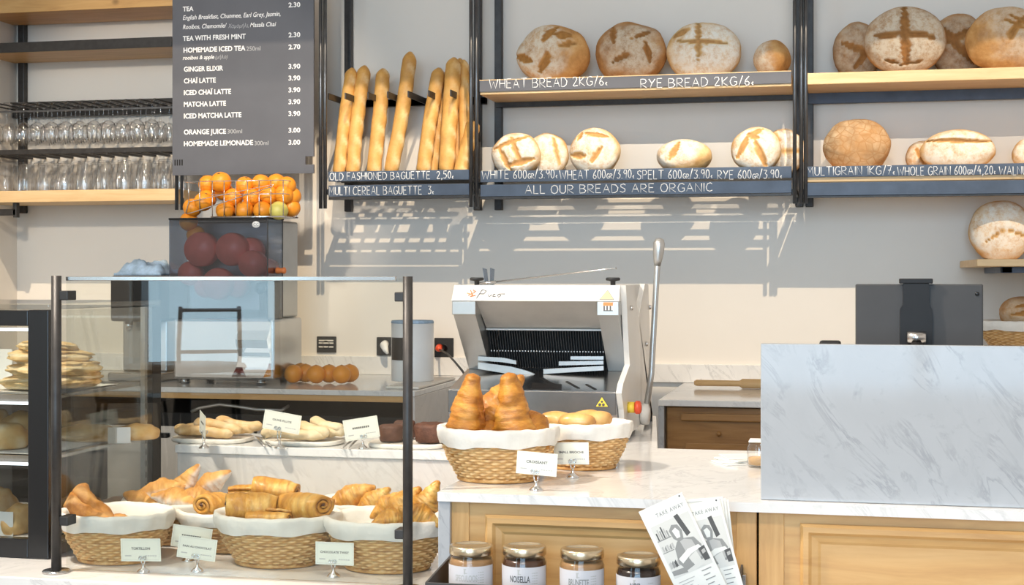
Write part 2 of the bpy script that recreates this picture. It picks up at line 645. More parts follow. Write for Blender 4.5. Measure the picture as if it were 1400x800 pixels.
def add_text(mb, s, frame, x0, zb, cap, width=None, bold=0.0, shear=0.0, right=None, centre=None, mi=0, spacing=1.0):
    """frame(x, z, lift) -> world point; x0 left edge, zb baseline, cap the height of a capital"""
    vs, fs = text_mesh(s, bold, shear, spacing)
    if not vs: return
    lo, hi = min(v.x for v in vs), max(v.x for v in vs)
    k = cap / .70
    kx = width / (hi - lo) if width else k
    if right is not None: x0 = right - (hi - lo) * kx
    if centre is not None: x0 = centre - (hi - lo) * kx / 2
    mb.add([frame(x0 + (v.x - lo) * kx, zb + v.y * k, v.z * k) for v in vs], fs, False, None, mi)


GL = {
 'A': ".0,0 .32,1 .66,0;.12,.36 .55,.36", 'B': "0,0 0,1 .38,.97 .52,.8 .38,.56 .04,.52;.38,.54 .6,.3 .45,.04 0,0",
 'C': ".58,.86 .4,1 .15,.9 0,.5 .1,.12 .34,0 .6,.13", 'D': "0,0 0,1 .36,.95 .6,.62 .54,.24 .3,.02 0,0",
 'E': ".48,1 0,1 0,0 .5,0;0,.53 .4,.53", 'F': ".5,1 0,1 0,0;0,.52 .4,.52",
 'G': ".62,.86 .4,1 .15,.92 0,.5 .1,.12 .35,0 .62,.15 .62,.45 .38,.45", 'H': "0,0 0,1;.58,0 .58,1;0,.5 .58,.5",
 'I': ".03,0 .03,1", 'K': "0,0 0,1;.52,1 0,.45 .56,0", 'L': "0,1 0,0 .45,0", 'M': "0,0 .1,1 .4,.35 .7,1 .8,0",
 'N': "0,0 0,1 .58,0 .58,1", 'O': ".34,1 .1,.88 0,.5 .1,.12 .34,0 .58,.12 .68,.5 .58,.88 .34,1",
 'P': "0,0 0,1 .4,.97 .54,.75 .4,.5 0,.48", 'R': "0,0 0,1 .4,.97 .54,.75 .4,.5 .02,.48 .58,0",
 'S': ".54,.86 .35,1 .08,.9 .08,.66 .48,.4 .48,.12 .26,0 0,.12", 'T': "0,1 .66,1;.33,1 .33,0",
 'U': "0,1 0,.25 .15,.03 .4,.03 .56,.25 .56,1", 'W': "0,1 .2,0 .46,.72 .7,0 .95,1", 'Y': "0,1 .3,.5;.6,1 .3,.5 .14,0",
 '0': ".22,1 .06,.85 0,.5 .06,.15 .22,0 .38,.15 .44,.5 .38,.85 .22,1", '1': "0,.8 .16,1 .16,0",
 '2': "0,.75 .12,.97 .38,.97 .46,.72 .06,.06 .14,.0 .55,.04", '3': "0,.95 .44,.95 .2,.58 .46,.42 .4,.08 .15,0 0,.1",
 '4': ".3,1 0,.4 .54,.4;.4,.65 .4,0", '5': ".5,1 .08,1 .05,.6 .35,.6 .5,.35 .35,.03 0,.05",
 '6': ".4,1 .1,.6 0,.25 .15,0 .38,.05 .44,.28 .24,.48 .03,.34", '7': "0,1 .48,1 .15,0;.08,.5 .45,.5",
 '9': ".44,.7 .2,.48 .02,.7 .14,.97 .38,.96 .44,.7 .34,0", '/': "0,-.1 .36,1.1", ',': ".1,.08 .0,-.2", '.': "0,0 .05,.06",
 '+': ".34,.5 .2,.6 .04,.34 .14,.04 .36,.06;0,.34 .26,.34",
}


def chalk(mb, s, frame, x0, x1, zb, cap, r):
    """hand lettering as round chalk strokes; lower case is written half as tall, '+' is the euro sign"""
    strokes, x = [], 0.0
    rnd = random.Random(s)
    for ch in s:
        if ch == ' ':
            x += .42
            continue
        k = .55 if (ch.islower() or ch == '+') else 1.0
        g = GL.get(ch.upper())
        if g is None: continue
        w = 0
        dz = rnd.uniform(-.03, .03)
        for pl in g.split(';'):
            pts = [tuple(float(q) for q in p.split(',')) for p in pl.split()]
            strokes.append([(x + p[0] * k, p[1] * k + dz) for p in pts])
            w = max(w, max(p[0] for p in pts) * k)
        x += w + .2 * (k if k < 1 else 1)
    tot = x - .2
    for st in strokes:
        pts = [frame(x0 + p[0] / tot * (x1 - x0), zb + p[1] * cap, 0) for p in st]
        if len(pts) < 2: continue
        mb.tube(pts, r, 5)


def wall_frame(Y):              # lettering on a board that faces the room (-Y)
    return lambda x, z, l: Vector((x, Y - l, z))


# ------------------------------------------------------------------ the room
YW, YF = 6.56, 6.21             # back wall, front of the bread shelves
XL, XR = -4.0, 1.06
ZC, ZD, ZBL, ZBR = EYE - .442, EYE - .648, EYE - .46, EYE - .475   # counter, display deck, back counters
ZCEIL = 4.0
structure('floor', MB().box(-5.6, 4.2, -3.0, 6.9, -.06, 0), M['floor'])
structure('wall_back', MB().box(XL - .2, 1.9, YW, YW + .15, 0, ZCEIL), M['wall'])
structure('wall_left', MB().box(XL - .2, XL, 5.0, YW, 0, ZCEIL), M['wall'])
structure('wall_right', MB().box(XR, XR + .15, 5.9, YW, 0, ZCEIL), M['wall'])
_c = MB().box(-5.6, 4.2, -.35, 3.62, ZCEIL, ZCEIL + .12)
_c.box(-5.6, 4.2, 4.78, 6.9, ZCEIL, ZCEIL + .12)
structure('ceiling', _c, M['ceiling'])
# unseen board added by the ceiling edge; its slot narrows the spot beams
_t = MB().box(-3.2, 2.2, 3.45, 3.46, 3.792, ZCEIL - .001).box(-3.2, 2.2, 3.45, 3.46, 3.40, 3.751)
_t.box(-3.2, -2.9, 3.45, 3.46, 3.7511, 3.7919).box(1.9, 2.2, 3.45, 3.46, 3.7511, 3.7919)
structure('beam_mask', _t, M['ceiling'])
# shop front behind the viewer: piers and glazing bars
_w = MB()
for x0, x1 in ((-5.6, -4.45), (-3.42, -1.75), (1.55, 4.2)):
    _w.box(x0, x1, -2.95, -2.75, 0, 4.8)
_w.box(-4.45, -3.42, -2.95, -2.75, 0, .78)
_w.box(-5.6, 4.2, -2.95, -2.75, 4.62, 4.9)
structure('wall_front', _w, M['wall'])
for k, (x0, x1) in enumerate(((-4.45, -3.42), (-1.75, 1.55))):
    b = MB()
    for x in ([x0 + .03, x1 - .03] if k == 0 else [x0 + .03, x0 + 1.1, x0 + 2.2, x1 - .03]):
        b.box(x - .03, x + .03, -2.9, -2.8, 0, 4.62)
    b.box(x0, x1, -2.9, -2.8, 0, .08)
    b.box(x0, x1, -2.9, -2.8, 2.35, 2.43)
    structure('window_%d' % (k + 1), b, M['steel'])
# tall table and bar chairs by the left shop window (seen mirrored in the glass screen)
tt = thing('bar_table', 'tall round table by the window, a reflection in the glass screen', 'table', (-3.75, -2.1, 0))
MB().lathe([(0, .85), (.34, .85), (.35, .87), (.34, .885), (0, .885)], 32, (-3.75, -2.1, 0)).build('table_top', M['oak'], tt)
MB().lathe([(.22, .0), (.22, .015), (.03, .03), (.03, .85)], 20, (-3.75, -2.1, 0)).build('pedestal', M['black'], tt)


def make_bar_chair():
    r = thing('bar_chair', None, 'chair')
    MB().box(-.19, .19, -.19, .19, .66, .69, .01).build('seat', M['black'], r)
    for sx_ in (-1, 1):
        for sy_ in (-1, 1):
            MB().tube([(sx_ * .23, sy_ * .23, 0), (sx_ * .17, sy_ * .17, .66)], .012, 8).build('leg', M['black'], r)
        MB().tube([(sx_ * .17, .18, .68), (sx_ * .18, .22, .95), (sx_ * .17, .27, 1.22)], .013, 8).build('back_post', M['black'], r)
    for z_ in (.95, 1.20):
        MB().tube([(-.17, .20 + (z_ - .95) * .2, z_), (.17, .20 + (z_ - .95) * .2, z_)], .011, 8).build('back_rail', M['black'], r)
    return r


bch = Proto(make_bar_chair())
bch.put((-4.12, -2.15, 0), (0, 0, 1.2), 'black bar chair left of the tall table, mirrored in the glass screen', 'bar chairs by the window')
bch.put((-3.78, -2.45, 0), (0, 0, -.5), 'black bar chair behind the tall table, a reflection in the glass screen', 'bar chairs by the window')
# marble upstand behind the back counters
_b = MB()
_b.box(X(640, YW), X(1420, YW), YW - .02, YW, ZBR, Zp(498, YW, 960), .002)
structure('trim_1', _b, M['marble'])
_b = MB()
_b.box(XL, X(640, YW), YW - .02, YW, ZBL, Zp(487, YW, 500), .002)
structure('trim_2', _b, M['marble'])

# ------------------------------------------------------------------ wall shelving
def rect_bar(mb, x0, x1, y0, y1, z0, z1):
    mb.box(x0, x1, y0, y1, z0, z1, .003)


ZTOP = EYE + .86 + .55


def upright(parent, x, y, r=.0085, zb=None, zt=ZTOP):
    MB().tube([(x, y, zb), (x, y, zt)], r, 10).build('upright', M['steel_tube'], parent)


def back_post(parent, x, zb, zt=ZTOP, y=YW - .022):
    MB().box(x - .017, x + .017, y - .018, y + .018, zb, zt, .003).build('back_post', M['steel'], parent)


def bracket(parent, x, z, zt, w=.012):
    b = MB().box(x - w, x + w, YF + .01, YW - .002, z - .012, z + .012, .003)
    b.build('bracket', M['steel'], parent)


ZB = Zp(283, YF, 650)                     # foot of the uprights
D_ = lambda px, py, Y=YF: P(px, py, Y)

# --- baguette rack ---
XC0, XC1 = X(448, YF), X(641, YF)
rack = thing('baguette_rack', 'dark steel wall rack with prongs holding upright baguettes above two chalk signs', 'rack', (XC0, YF, ZB))
for px in (438.5, 444.5): upright(rack, X(px, YF), YF, zb=ZB)
upright(rack, X(644, YF), YF, zb=ZB)
back_post(rack, X(479, YW), ZB)
back_post(rack, X(655, YW), ZB)
for px in (444.5, 644): bracket(rack, X(px, YF), Zp(262, YF, px), 0)
ZS1, ZS2 = (Zp(246.5, YF, 550), Zp(233, YF, 550)), (Zp(267.5, YF, 550), Zp(252, YF, 550))
ZRK = Zp(243, YF, 550)
# slatted floor: bars along the rack and cross bars
GAPS = ((.086, .013), (.135, .011), (.192, .02), (.243, .0125), (.288, .0085))


def slats(parent, x0, x1, z, cross=False, name='slat'):
    edges = [.006]
    for c, h in GAPS: edges += [c - h, c + h]
    edges += [.334]
    for i in range(0, len(edges), 2):
        MB().box(x0, x1, YW - edges[i + 1], YW - edges[i], z - .006, z + .004, .001).build(name, M['steel'], parent)
    if cross:
        n = 9
        for i in range(1, n):
            x = x0 + (x1 - x0) * i / n
            MB().box(x - .009, x + .009, YW - .334, YW - .006, z + .0005, z + .005).build('cross_bar', M['steel'], parent)


slats(rack, XC0, XC1, ZRK, True)
MB().box(XC0, XC1, YF + .010, YF + .022, *ZS1, .001).build('price_board', M['slate'], rack)
MB().box(XC0, XC1, YF + .010, YF + .022, *ZS2, .001).build('price_board', M['slate'], rack)
MB().box(XC0, XC1, YF + .012, YF + .03, ZS2[0] - .014, ZS2[0] - .001, .001).build('lower_rail', M['steel'], rack)
MB().box(XC0, XC1, YW - .03, YW - .006, Zp(146, YW, 560), Zp(136, YW, 560), .002).build('back_rail', M['steel'], rack)
ZPR = Zp(127, YF, 550)
MB().box(XC0, XC1, YW - .03, YW - .006, ZPR - .02, ZPR + .012, .002).build('back_rail', M['steel'], rack)
for px, tilt in ((449, 0), (472, 0), (503, 0), (530, 0), (558, 0), (586, 0), (616, 0)):
    x = X(px, YF + .03)
    b = MB()
    b.prism([(x - .003, YW - .01), (x + .003, YW - .01), (x + .003, YF + .03), (x - .003, YF + .03)], 'z', ZPR - .016, ZPR + .012)
    b.build('prong', M['steel'], rack)


def sign(parent_name, s, px0, px1, yb, yt, Y, r=.0021):
    par = parent_name
    mid = (px0 + px1) / 2
    b = MB()
    zb, zt = Zp(yb, Y, mid), Zp(yt, Y, mid)
    chalk(b, s, wall_frame(Y), X(px0, Y), X(px1, Y), zb, zt - zb, r)
    return b.build('chalk_lettering', M['chalk'], par)


def board_of(parent, k):
    return [c for c in kids(parent) if c.name.startswith('price_board')][k]


YSG = YF + .0095
sign(board_of(rack, 0), 'OLD FASHIONED BAGUETTE  2,50+', 451, 619, 245.3, 235.3, YSG)
sign(board_of(rack, 1), 'MULTI CEREAL BAGUETTE  3+', 450, 592, 266.2, 255, YSG)

# --- middle bread shelf ---
XD0, XD1 = X(656, YF), X(1082, YF)
shelf_m = thing('bread_shelf', 'two-tier steel bread shelf in the middle with four chalk-written price boards', 'shelf', (XD0, YF, ZB))
upright(shelf_m, X(651.5, YF), YF, zb=ZB)
upright(shelf_m, X(1086.5, YF), YF, zb=ZB)
back_post(shelf_m, X(683.5, YW), ZB)
back_post(shelf_m, X(1093, YW), ZB)
for px in (652, 1086): bracket(shelf_m, X(px, YF), Zp(262, YF, px), 0)
ZTB = Zp(104.5, YF, 868)                # top of the upper board
TB = Zp(123.5, YF, 868)
MB().box(XD0, XD1, YF + .004, YW - .05, TB, ZTB, .002).build('upper_board', M['beech'], shelf_m)
MB().box(XD0, XD1, YF - .004, YF + .004, Zp(120, YF, 868), ZTB + .001, .001).build('price_board', M['slate_grey'], shelf_m)
MB().box(XD0, XD1, YW - .05, YW - .02, TB - .022, TB + .012, .002).build('back_rail', M['steel'], shelf_m)
MB().box(XD0, XD1, YF - .004, YF + .002, ZTB + .001, ZTB + .0045).build('pale_edge', M['beech'], shelf_m)
ZLB = Zp(237, YF, 868)
slats(shelf_m, XD0, XD1, ZLB)
MB().box(XD0, XD1, YF + .010, YF + .022, Zp(246, YF, 868), Zp(230.5, YF, 868), .001).build('price_board', M['slate'], shelf_m)
MB().box(XD0, XD1, YF + .010, YF + .022, Zp(266, YF, 868), Zp(249.5, YF, 868), .001).build('price_board', M['slate'], shelf_m)
MB().box(XD0, XD1, YF + .012, YF + .03, Zp(270, YF, 868), Zp(266.3, YF, 868), .001).build('lower_rail', M['steel'], shelf_m)
YT = YF - .0045
_pb = [c for c in kids(shelf_m) if c.name.startswith('price_board')]
sign(_pb[0], 'WHEAT BREAD 2KG/6+', 669, 829, 119.0, 106.5, YT)
sign(_pb[0], 'RYE BREAD 2KG/6+', 876, 1029, 118.6, 106.3, YT)
for s, a, b in (('WHITE 600gr/3.90+', 659, 761), ('WHEAT 600gr/3.90+', 765, 866), ('SPELT 600gr/3.90+', 871, 973), ('RYE 600gr/3.90+', 981, 1068)):
    sign(_pb[1], s, a, b, 244.5, 232.5, YSG, .0018)
sign(_pb[2], 'ALL OUR BREADS ARE ORGANIC', 718, 974, 263.5, 252, YSG)

# --- right bread shelf ---
XE0, XE1 = X(1103, YF), XR - .004
shelf_r = thing('bread_shelf', 'two-tier steel bread shelf on the right with a plain light wood upper board', 'shelf', (XE0, YF, ZB))
for px in (1095.5, 1101.5): upright(shelf_r, X(px, YF), YF, zb=ZB)
upright(shelf_r, XE1 - .02, YF, zb=ZB)
back_post(shelf_r, X(1107, YW), ZB)
bracket(shelf_r, X(1099, YF), Zp(262, YF, 1099), 0)
ZTR, ZTRb = Zp(96, YF, 1240), Zp(112, YF, 1240)
MB().box(XE0, XE1, YF, YW - .05, ZTRb, ZTR, .003).build('upper_board', M['beech'], shelf_r)
MB().box(XE0, XE1, YW - .05, YW - .02, ZTRb - .045, ZTRb + .01, .002).build('back_rail', M['slate'], shelf_r)
ZLR = Zp(232, YF, 1240)
MB().box(XE0, XE1, YF + .012, YW - .03, Zp(247, YF, 1240), ZLR, .002).build('lower_board', M['beech'], shelf_r)
MB().box(XE0, XE1, YF + .002, YF + .012, Zp(240.5, YF, 1240), Zp(225.5, YF, 1240), .001).build('price_board', M['slate'], shelf_r)
MB().box(XE0, XE1, YF + .002, YF + .02, Zp(266, YF, 1240), Zp(248, YF, 1240), .001).build('front_rail', M['slate'], shelf_r)
MB().box(XE0, XE1, YF + .006, YF + .02, Zp(269, YF, 1240), Zp(266.2, YF, 1240), .001).build('lower_rail', M['steel'], shelf_r)
_pb = [c for c in kids(shelf_r) if c.name.startswith('price_board')]
for s, a, b in (('MULTIGRAIN 1KG/7+', 1103, 1222), ('WHOLE GRAIN 600gr/4,20+', 1227, 1360), ('WALNUT', 1366, 1412)):
    sign(_pb[0], s, a, b, 239.2, 227.5, YF + .0015, .0019)

# --- glass shelf on the left ---
XA0, XA1 = XL + .004, X(244, YF)
shelf_g = thing('glass_shelf', 'tall wood and steel wall shelf on the left full of upside-down glasses', 'shelf', (XA0, YF, ZB))
for px in (241.5, 249): upright(shelf_g, X(px, YF), YF, zb=Zp(287, YF, 245))
back_post(shelf_g, X(22, YW) + .05, Zp(292, YW, 30))
MB().box(XA0, X(237, YF), YF, YW - .03, Zp(13, YF, 120), Zp(-20, YF, 120), .002).build('shelf_board', M['pine'], shelf_g)
z0, z1 = Zp(68, YF, 120), Zp(55, YF, 120)
MB().box(XA0, X(234.5, YF), YF + .006, YW - .03, z0, z1, .002).build('shelf_board', M['pine'], shelf_g)
MB().box(XA0, X(235, YF), YF - .004, YF + .005, z0, z1 + .002, .001).build('steel_edge', M['steel'], shelf_g)
z0, ZTU = Zp(275.5, YF, 120), Zp(259.5, YF, 120)
MB().box(XA0, X(239, YF), YF, YW - .03, z0, ZTU, .002).build('shelf_board', M['beech'], shelf_g)
MB().box(XA0, X(18, YF) , YF + .02, YF + .05, z0 - .06, z0 - .03, .002).box(X(14, YF), X(19, YF), YF + .02, YF + .05, z0 - .07, z0 - .001, .002).build('bracket', M['steel'], shelf_g)
ZG1, ZG2 = Zp(140, YF + .1, 120), Zp(207, YF, 120)
MB().box(XA0, X(240, YF), YW - .05, YW - .02, Zp(160, YW, 120), Zp(139, YW, 120), .002).build('back_rail', M['steel'], shelf_g)
MB().box(XA0, X(238, YF), YF, YF + .006, Zp(151, YF, 120), Zp(148.5, YF, 120)).build('front_rail', M['steel_tube'], shelf_g)
MB().box(XA0, X(238, YF), YF + .02, YF + .05, Zp(209, YF, 120), Zp(202, YF, 120), .002).build('front_rail', M['steel'], shelf_g)
GX = [XA0 + .055 + .0735 * i for i in range(12)]
for x in [XA0 + .018] + [g + .0367 for g in GX]:
    MB().box(x - .004, x + .004, YF + .02, YW - .03, ZG1 - .006, ZG1).build('hanging_rail', M['steel'], shelf_g)
    MB().box(x - .010, x + .010, YF + .03, YW - .03, ZG2 - .004, ZG2 + .008).build('lower_bar', M['steel'], shelf_g)


# --- glasses ---
def make_wine_glass():
    r = thing('wine_glass', None, 'wine glass')
    MB().lathe([(0, 0.004), (.030, .001), (.031, -.001), (.010, -.004), (.0045, -.010)], 20).build('foot', M['tumbler_glass'], r)
    MB().lathe([(.0045, -.010), (.0035, -.03), (.0035, -.085), (.006, -.092)], 10).build('stem', M['tumbler_glass'], r)
    MB().lathe([(.0, -.090), (.012, -.093), (.028, -.105), (.036, -.128), (.035, -.155), (.030, -.185), (.0288, -.185), (.0335, -.155), (.034, -.128), (.026, -.107), (.010, -.096), (0, -.094)], 20).build('bowl', M['tumbler_glass'], r)
    return r


wg = Proto(make_wine_glass())
LBL = 'upside-down stemmed wine glass hanging by its foot from the rails of the left wall shelf'
for j, y in enumerate((YF + .07, YF + .16, YF + .25)):
    for i, x in enumerate(GX):
        wg.put((x, y, ZG1 + .0012), (0, 0, 0), LBL, 'wine glasses hanging under the rails')


def make_tumbler():
    r = thing('tumbler', None, 'tumbler')
    p = [(.0405, 0), (.041, .005), (.040, .03), (.0385, .075), (.036, .08), (.0355, .085), (.031, .134), (.029, .138), (0, .138)]
    q = [(0, .130), (.027, .130), (.029, .126), (.033, .085), (.0365, .07), (.038, .03), (.0385, 0.0)]
    fac = lambda pt, an: pt * (1 + .018 * math.cos(an * 12)) if pt.z < .1 else pt
    MB().lathe(q + p[:1], 36).build('inner_wall', M['tumbler_glass'], r)
    MB().lathe(p, 36, fn=lambda pt, an: Vector((pt.x * (1 + .02 * math.cos(12 * an)), pt.y * (1 + .02 * math.cos(12 * an)), pt.z))).build('outer_wall', M['tumbler_glass'], r)
    return r


tb = Proto(make_tumbler())
for j, y in enumerate((YF + .06, YF + .155, YF + .25)):
    for i in range(9):
        x = X(8, YF + .06) + (X(226, YF + .06) - X(8, YF + .06)) * i / 8 + (.02 if j % 2 else 0)
        if x < XA0 + .045: x = XA0 + .046
        if x > X(237, YF) - .043: continue
        tb.put((x, y, ZTU), (0, 0, random.Random(i * 7 + j).random()), 'upside-down ribbed tumbler standing on the lowest board of the left wall shelf', 'tumblers on the lowest board')

# ------------------------------------------------------------------ menu board
YM = YF - .018
mx0, mx1 = X(236.5, YM), X(429.5, YM)
mz0, mz1 = Zp(238.5, YM, 330), ZTOP - .05
menu = thing('menu_board', 'tall grey menu board with white drink names and prices', 'menu board', (mx0, YM, mz0))
b = MB()
nx = X(418, YM)
zn0, zn1 = Zp(225, YM, 424), Zp(214, YM, 424)
b.prism([(mx0, mz0), (mx1, mz0), (mx1, zn0), (nx, zn0), (nx, zn1), (mx1, zn1), (mx1, mz1), (mx0, mz1)], 'y', YM - .006, YM + .006)
b.build('panel', M['slate_grey'], menu)
b = MB()
for i in range(4):
    x = X(239.5 + i * 3.2, YM)
    b.box(x, x + .0055, YM - .0075, YM - .0062, Zp(226.5, YM, 244), Zp(218.5, YM, 244))
b.build('slot', M['black'], menu)
fr = wall_frame(YM - .0062)
b = MB()
bg = MB()


def mt(s, px, base, cap, px1=None, bold=.022, shear=0, right=False, mb=None):
    m = mb if mb is not None else b
    Y = YM - .006
    k = pxm(Y, px)
    z = Zp(base, Y, px)
    if right:
        add_text(m, s, fr, 0, z, cap * k, width=X(px1, Y) - X(px, Y), bold=bold)
    else:
        add_text(m, s, fr, X(px, Y), z, cap * k, width=(X(px1, Y) - X(px, Y)) if px1 else None, bold=bold, shear=shear)


mt('TEA', 250, 15.5, 6.3, 264.5)
mt('English Breakfast, Chunmee, Earl Grey, Jasmin,', 250, 27.2, 6.2, 383.5, .006, .25)
mt('Rooibos, Chamomile/', 250, 40, 6.2, 310, .006, .25)
mt('Χαμομήλι,', 312, 38.5, 5.6, 340, -.004, .25, mb=bg)
mt('Masala Chai', 342, 37.2, 6.2, 377.5, .006, .25)
mt('TEA WITH FRESH MINT', 250, 56, 6.6, 336)
mt('HOMEMADE ICED TEA', 251, 72, 6.6, 335.5)
mt('250ml', 337, 69.6, 6.0, 356, .0, mb=bg)
mt('rooibos & apple', 250, 81.8, 5.4, 293, .012, .2)
mt('(μήλο)', 294.5, 80.6, 5.2, 311, -.004, .2, mb=bg)
for s, x1, base in (('GINGER ELIXIR', 305, 98), ('CHAÏ LATTE', 295, 114), ('ICED CHAÏ LATTE', 316, 130), ('MATCHA LATTE', 309, 146), ('ICED MATCHA LATTE', 330, 162), ('ORANGE JUICE', 309, 184), ('HOMEMADE LEMONADE', 346, 200)):
    mt(s, 251.5, base, 6.6, x1)
mt('300ml', 311, 182.6, 5.8, 331, .0, mb=bg)
mt('300ml', 348, 198.6, 5.8, 367, .0, mb=bg)
for s, base in (('2.30', 10), ('2.30', 51), ('2.70', 67.4), ('3.90', 94), ('3.90', 110), ('3.90', 126.2), ('3.90', 142.4), ('3.90', 158.6), ('3.00', 181.3), ('3.00', 197.8)):
    mt(s, 394.5, base, 6.4, 410.5, .02)
b.build('white_lettering', M['print_white'], menu)
bg.build('grey_lettering', M['print_grey'], menu)

# ------------------------------------------------------------------ loaves
def sstep(a, b, x):
    t = max(0, min(1, (x - a) / (b - a)))
    return t * t * (3 - 2 * t)


def loaf_mesh(rx, rz, front, back, cuts, seed, flour=.9, edge=.38, dirv=(0, -1, 0), lump=.05, sub=5):
    """round loaf standing on its rim, scored crust towards -Y; cuts (x0, z0, x1, z1, w) on the unit disc"""
    b = bmesh.new()
    bmesh.ops.create_icosphere(b, subdivisions=sub, radius=1.0)
    b.verts.index_update()
    off = Vector((seed * 3.1, seed * 1.7, seed * .9))
    dv = Vector(dirv).normalized()
    vs, at = [], []
    for q in b.verts:
        n = q.co.normalized()
        k = 1 + lump * noise.noise(n * 1.6 + off) + .012 * noise.noise(n * 7 + off)
        fy = n.y
        d = front if fy < 0 else back
        rad = math.hypot(n.x, n.z)
        rr = rad ** .82 if rad > 0 else 0
        ux, uz = (n.x / rad * rr, n.z / rad * rr) if rad > 1e-6 else (0, 0)
        p = Vector((ux * rx * k, math.copysign(abs(fy) ** .85, fy) * d * k, uz * rz * k))
        s = 0
        if fy < .1:
            for (x0, z0, x1, z1, w) in cuts:
                a, e = Vector((x0, z0)), Vector((x1, z1))
                t = max(0, min(1, (Vector((ux, uz)) - a).dot(e - a) / max((e - a).length_squared, 1e-6)))
                dist = (Vector((ux, uz)) - a - (e - a) * t).length + .012 * noise.noise(n * 12 + off)
                ww = w * (.35 + .65 * math.sin(PI * min(.96, max(.04, t))))
                s = max(s, 1 - sstep(ww * .62, ww, dist))
        fl = flour * sstep(edge - .35, edge + .30, n.dot(dv) + .30 * noise.noise(n * 2.3 + off) + .12 * noise.noise(n * 9 + off))
        p.y += .018 * rx / .15 * s * (1 if fy < 0 else 0)
        if p.z < -rz * .93: p.z = -rz * .93 + (p.z + rz * .93) * .15
        vs.append(p)
        at.append(-s if s > .25 else fl)
    m = MB()
    m.add(vs, [[q.index for q in f.verts] for f in b.faces], True, at)
    b.free()
    return m


def loaf(px, py0, py1, wpx, Y, zs, label, mat_, cuts, seed, front=.07, back=.05, lean=0.0, group=None, sub=5, rotz=0.0, roll=0.0, **kw):
    k = pxm(Y, px)
    rx, rz = wpx * k / 2, (py1 - py0) * k / 2
    loc = P(px, 378, Y)
    o = loaf_mesh(rx, rz, front, back, cuts, seed, sub=sub, **kw).build('bread_loaf', mat_, None, (0, 0, 0))
    zl = min(v.co.z for v in o.data.vertices)
    o.rotation_euler = (lean, roll, rotz)
    Rm = Euler((lean, roll, rotz)).to_matrix()
    zl = min((Rm @ v.co).z for v in o.data.vertices)
    o.location = (loc.x, Y, zs - zl + .0006)
    tag(o, label, 'bread', group)
    return o


G1 = 'loaves on the middle shelf'
Y1 = YW - .165
loaf(757, 22, 106, 100, Y1, ZTB, 'big floured round loaf with leaf-shaped cuts, leftmost above the wheat bread sign', M['loaf_mid'],
     [(-.98, .02, -.55, -.22, .13), (-.30, -.55, -.05, .05, .15), (-.22, .45, .12, .88, .12), (.12, .62, .5, .55, .16), (.25, .25, .62, .3, .10)], 1, dirv=(-.8, -.75, .2), group=G1, lump=.07, flour=.9, edge=.42)
loaf(863, 21, 104, 97, Y1, ZTB, 'big round loaf with four short slashes and a dark rim on the upper middle shelf', M['loaf_dark'],
     [(-.48, .82, -.42, .32, .085), (.10, .40, .55, .66, .075), (-.50, -.33, .08, -.02, .085), (.45, .28, .58, -.32, .115)], 2, dirv=(.05, -1, .1), group=G1, edge=.62, lump=.09, flour=.85)
loaf(962, 20, 101, 102, Y1, ZTB, 'big pale floured loaf scored with a plain cross on the upper middle shelf', M['loaf_pale'],
     [(-.12, .98, -.10, -.30, .085), (-.62, .34, .62, .22, .10), (-.75, .5, -.4, .72, .12)], 3, dirv=(.25, -1, .0), group=G1, flour=1.0)
loaf(1056, 49, 101, 50, YF + .17, ZTB, 'golden loaf standing edge-on at the right of the upper middle board', M['loaf_mid'], [], 4, .10, .10, flour=.9, dirv=(-1, -.35, -.1), edge=.35, group=G1)
Y2 = YW - .23
ZS = ZLB + .004
loaf(748, 185, 246, 60, Y2 + .06, ZS, 'white loaf with one long cut, mostly hidden behind the lattice-cut loaf', M['loaf_pale'], [(.35, .8, .62, -.4, .10)], 5, .05, .05, flour=1, group=G1, sub=4)
loaf(706, 184, 244, 68, Y2 - .04, ZS, 'small white loaf scored with a lattice of cuts on the lower middle shelf', M['loaf_pale'],
     [(-.62, .30, -.10, -.75, .13), (-.1, .75, .32, -.45, .13), (-.85, .25, .55, .78, .12), (-.25, -.55, .8, -.25, .15)], 6, .075, .06, flour=1, group=G1)
loaf(813.5, 178, 244, 69, Y2, ZS, 'small round floured loaf with two leaf cuts on the lower middle shelf', M['loaf_pale'],
     [(-.05, -.45, .35, .15, .13), (-.85, -.15, -.3, -.2, .16), (-.3, .75, .6, .6, .12), (-.6, .5, -.45, .75, .1)], 7, .075, .06, flour=.95, group=G1)
loaf(935.5, 198, 246, 74, Y2, ZS, 'low oval pale loaf above the spelt price', M['loaf_pale'],
     [(-.45, -.2, -.15, .75, .14)], 8, .09, .07, flour=1, group=G1, dirv=(-.5, -.6, .6))
loaf(1072, 182, 244, 58, Y2 + .065, ZS, 'white dark-cut loaf half-hidden at the right of the lower middle shelf', M['loaf_pale'], [(-.5, .1, .8, .0, .1), (-.55, .9, -.2, .3, .1)], 9, .05, .05, flour=1, group=G1, sub=4)
loaf(1034, 181, 243, 68, Y2 - .05, ZS, 'small white loaf scored with an open V above the rye price', M['loaf_pale'],
     [(-.72, -.35, -.25, .62, .16), (-.2, .62, .25, .85, .12), (.0, .35, .4, -.7, .17), (-.3, .6, .1, .5, .15)], 10, .075, .06, flour=1, group=G1)
G2 = 'loaves on the right shelf'
loaf(1172, 13, 94, 66, YW - .10, ZTR, 'large cut loaf partly hidden behind the left of the cross-scored loaf, top right board', M['loaf_dark'],
     [(-.6, .25, .6, -.15, .12), (.6, .1, -.1, -.6, .13)], 11, .055, .05, group=G2, flour=.55)
loaf(1310, 3, 92, 76, YW - .10, ZTR, 'large loaf deeply split by crossing cuts, between two bigger loaves on the top right board', M['loaf_dark'],
     [(-.7, .6, .5, -.55, .16), (.7, .5, -.4, .1, .13)], 12, .055, .05, group=G2, flour=.5)
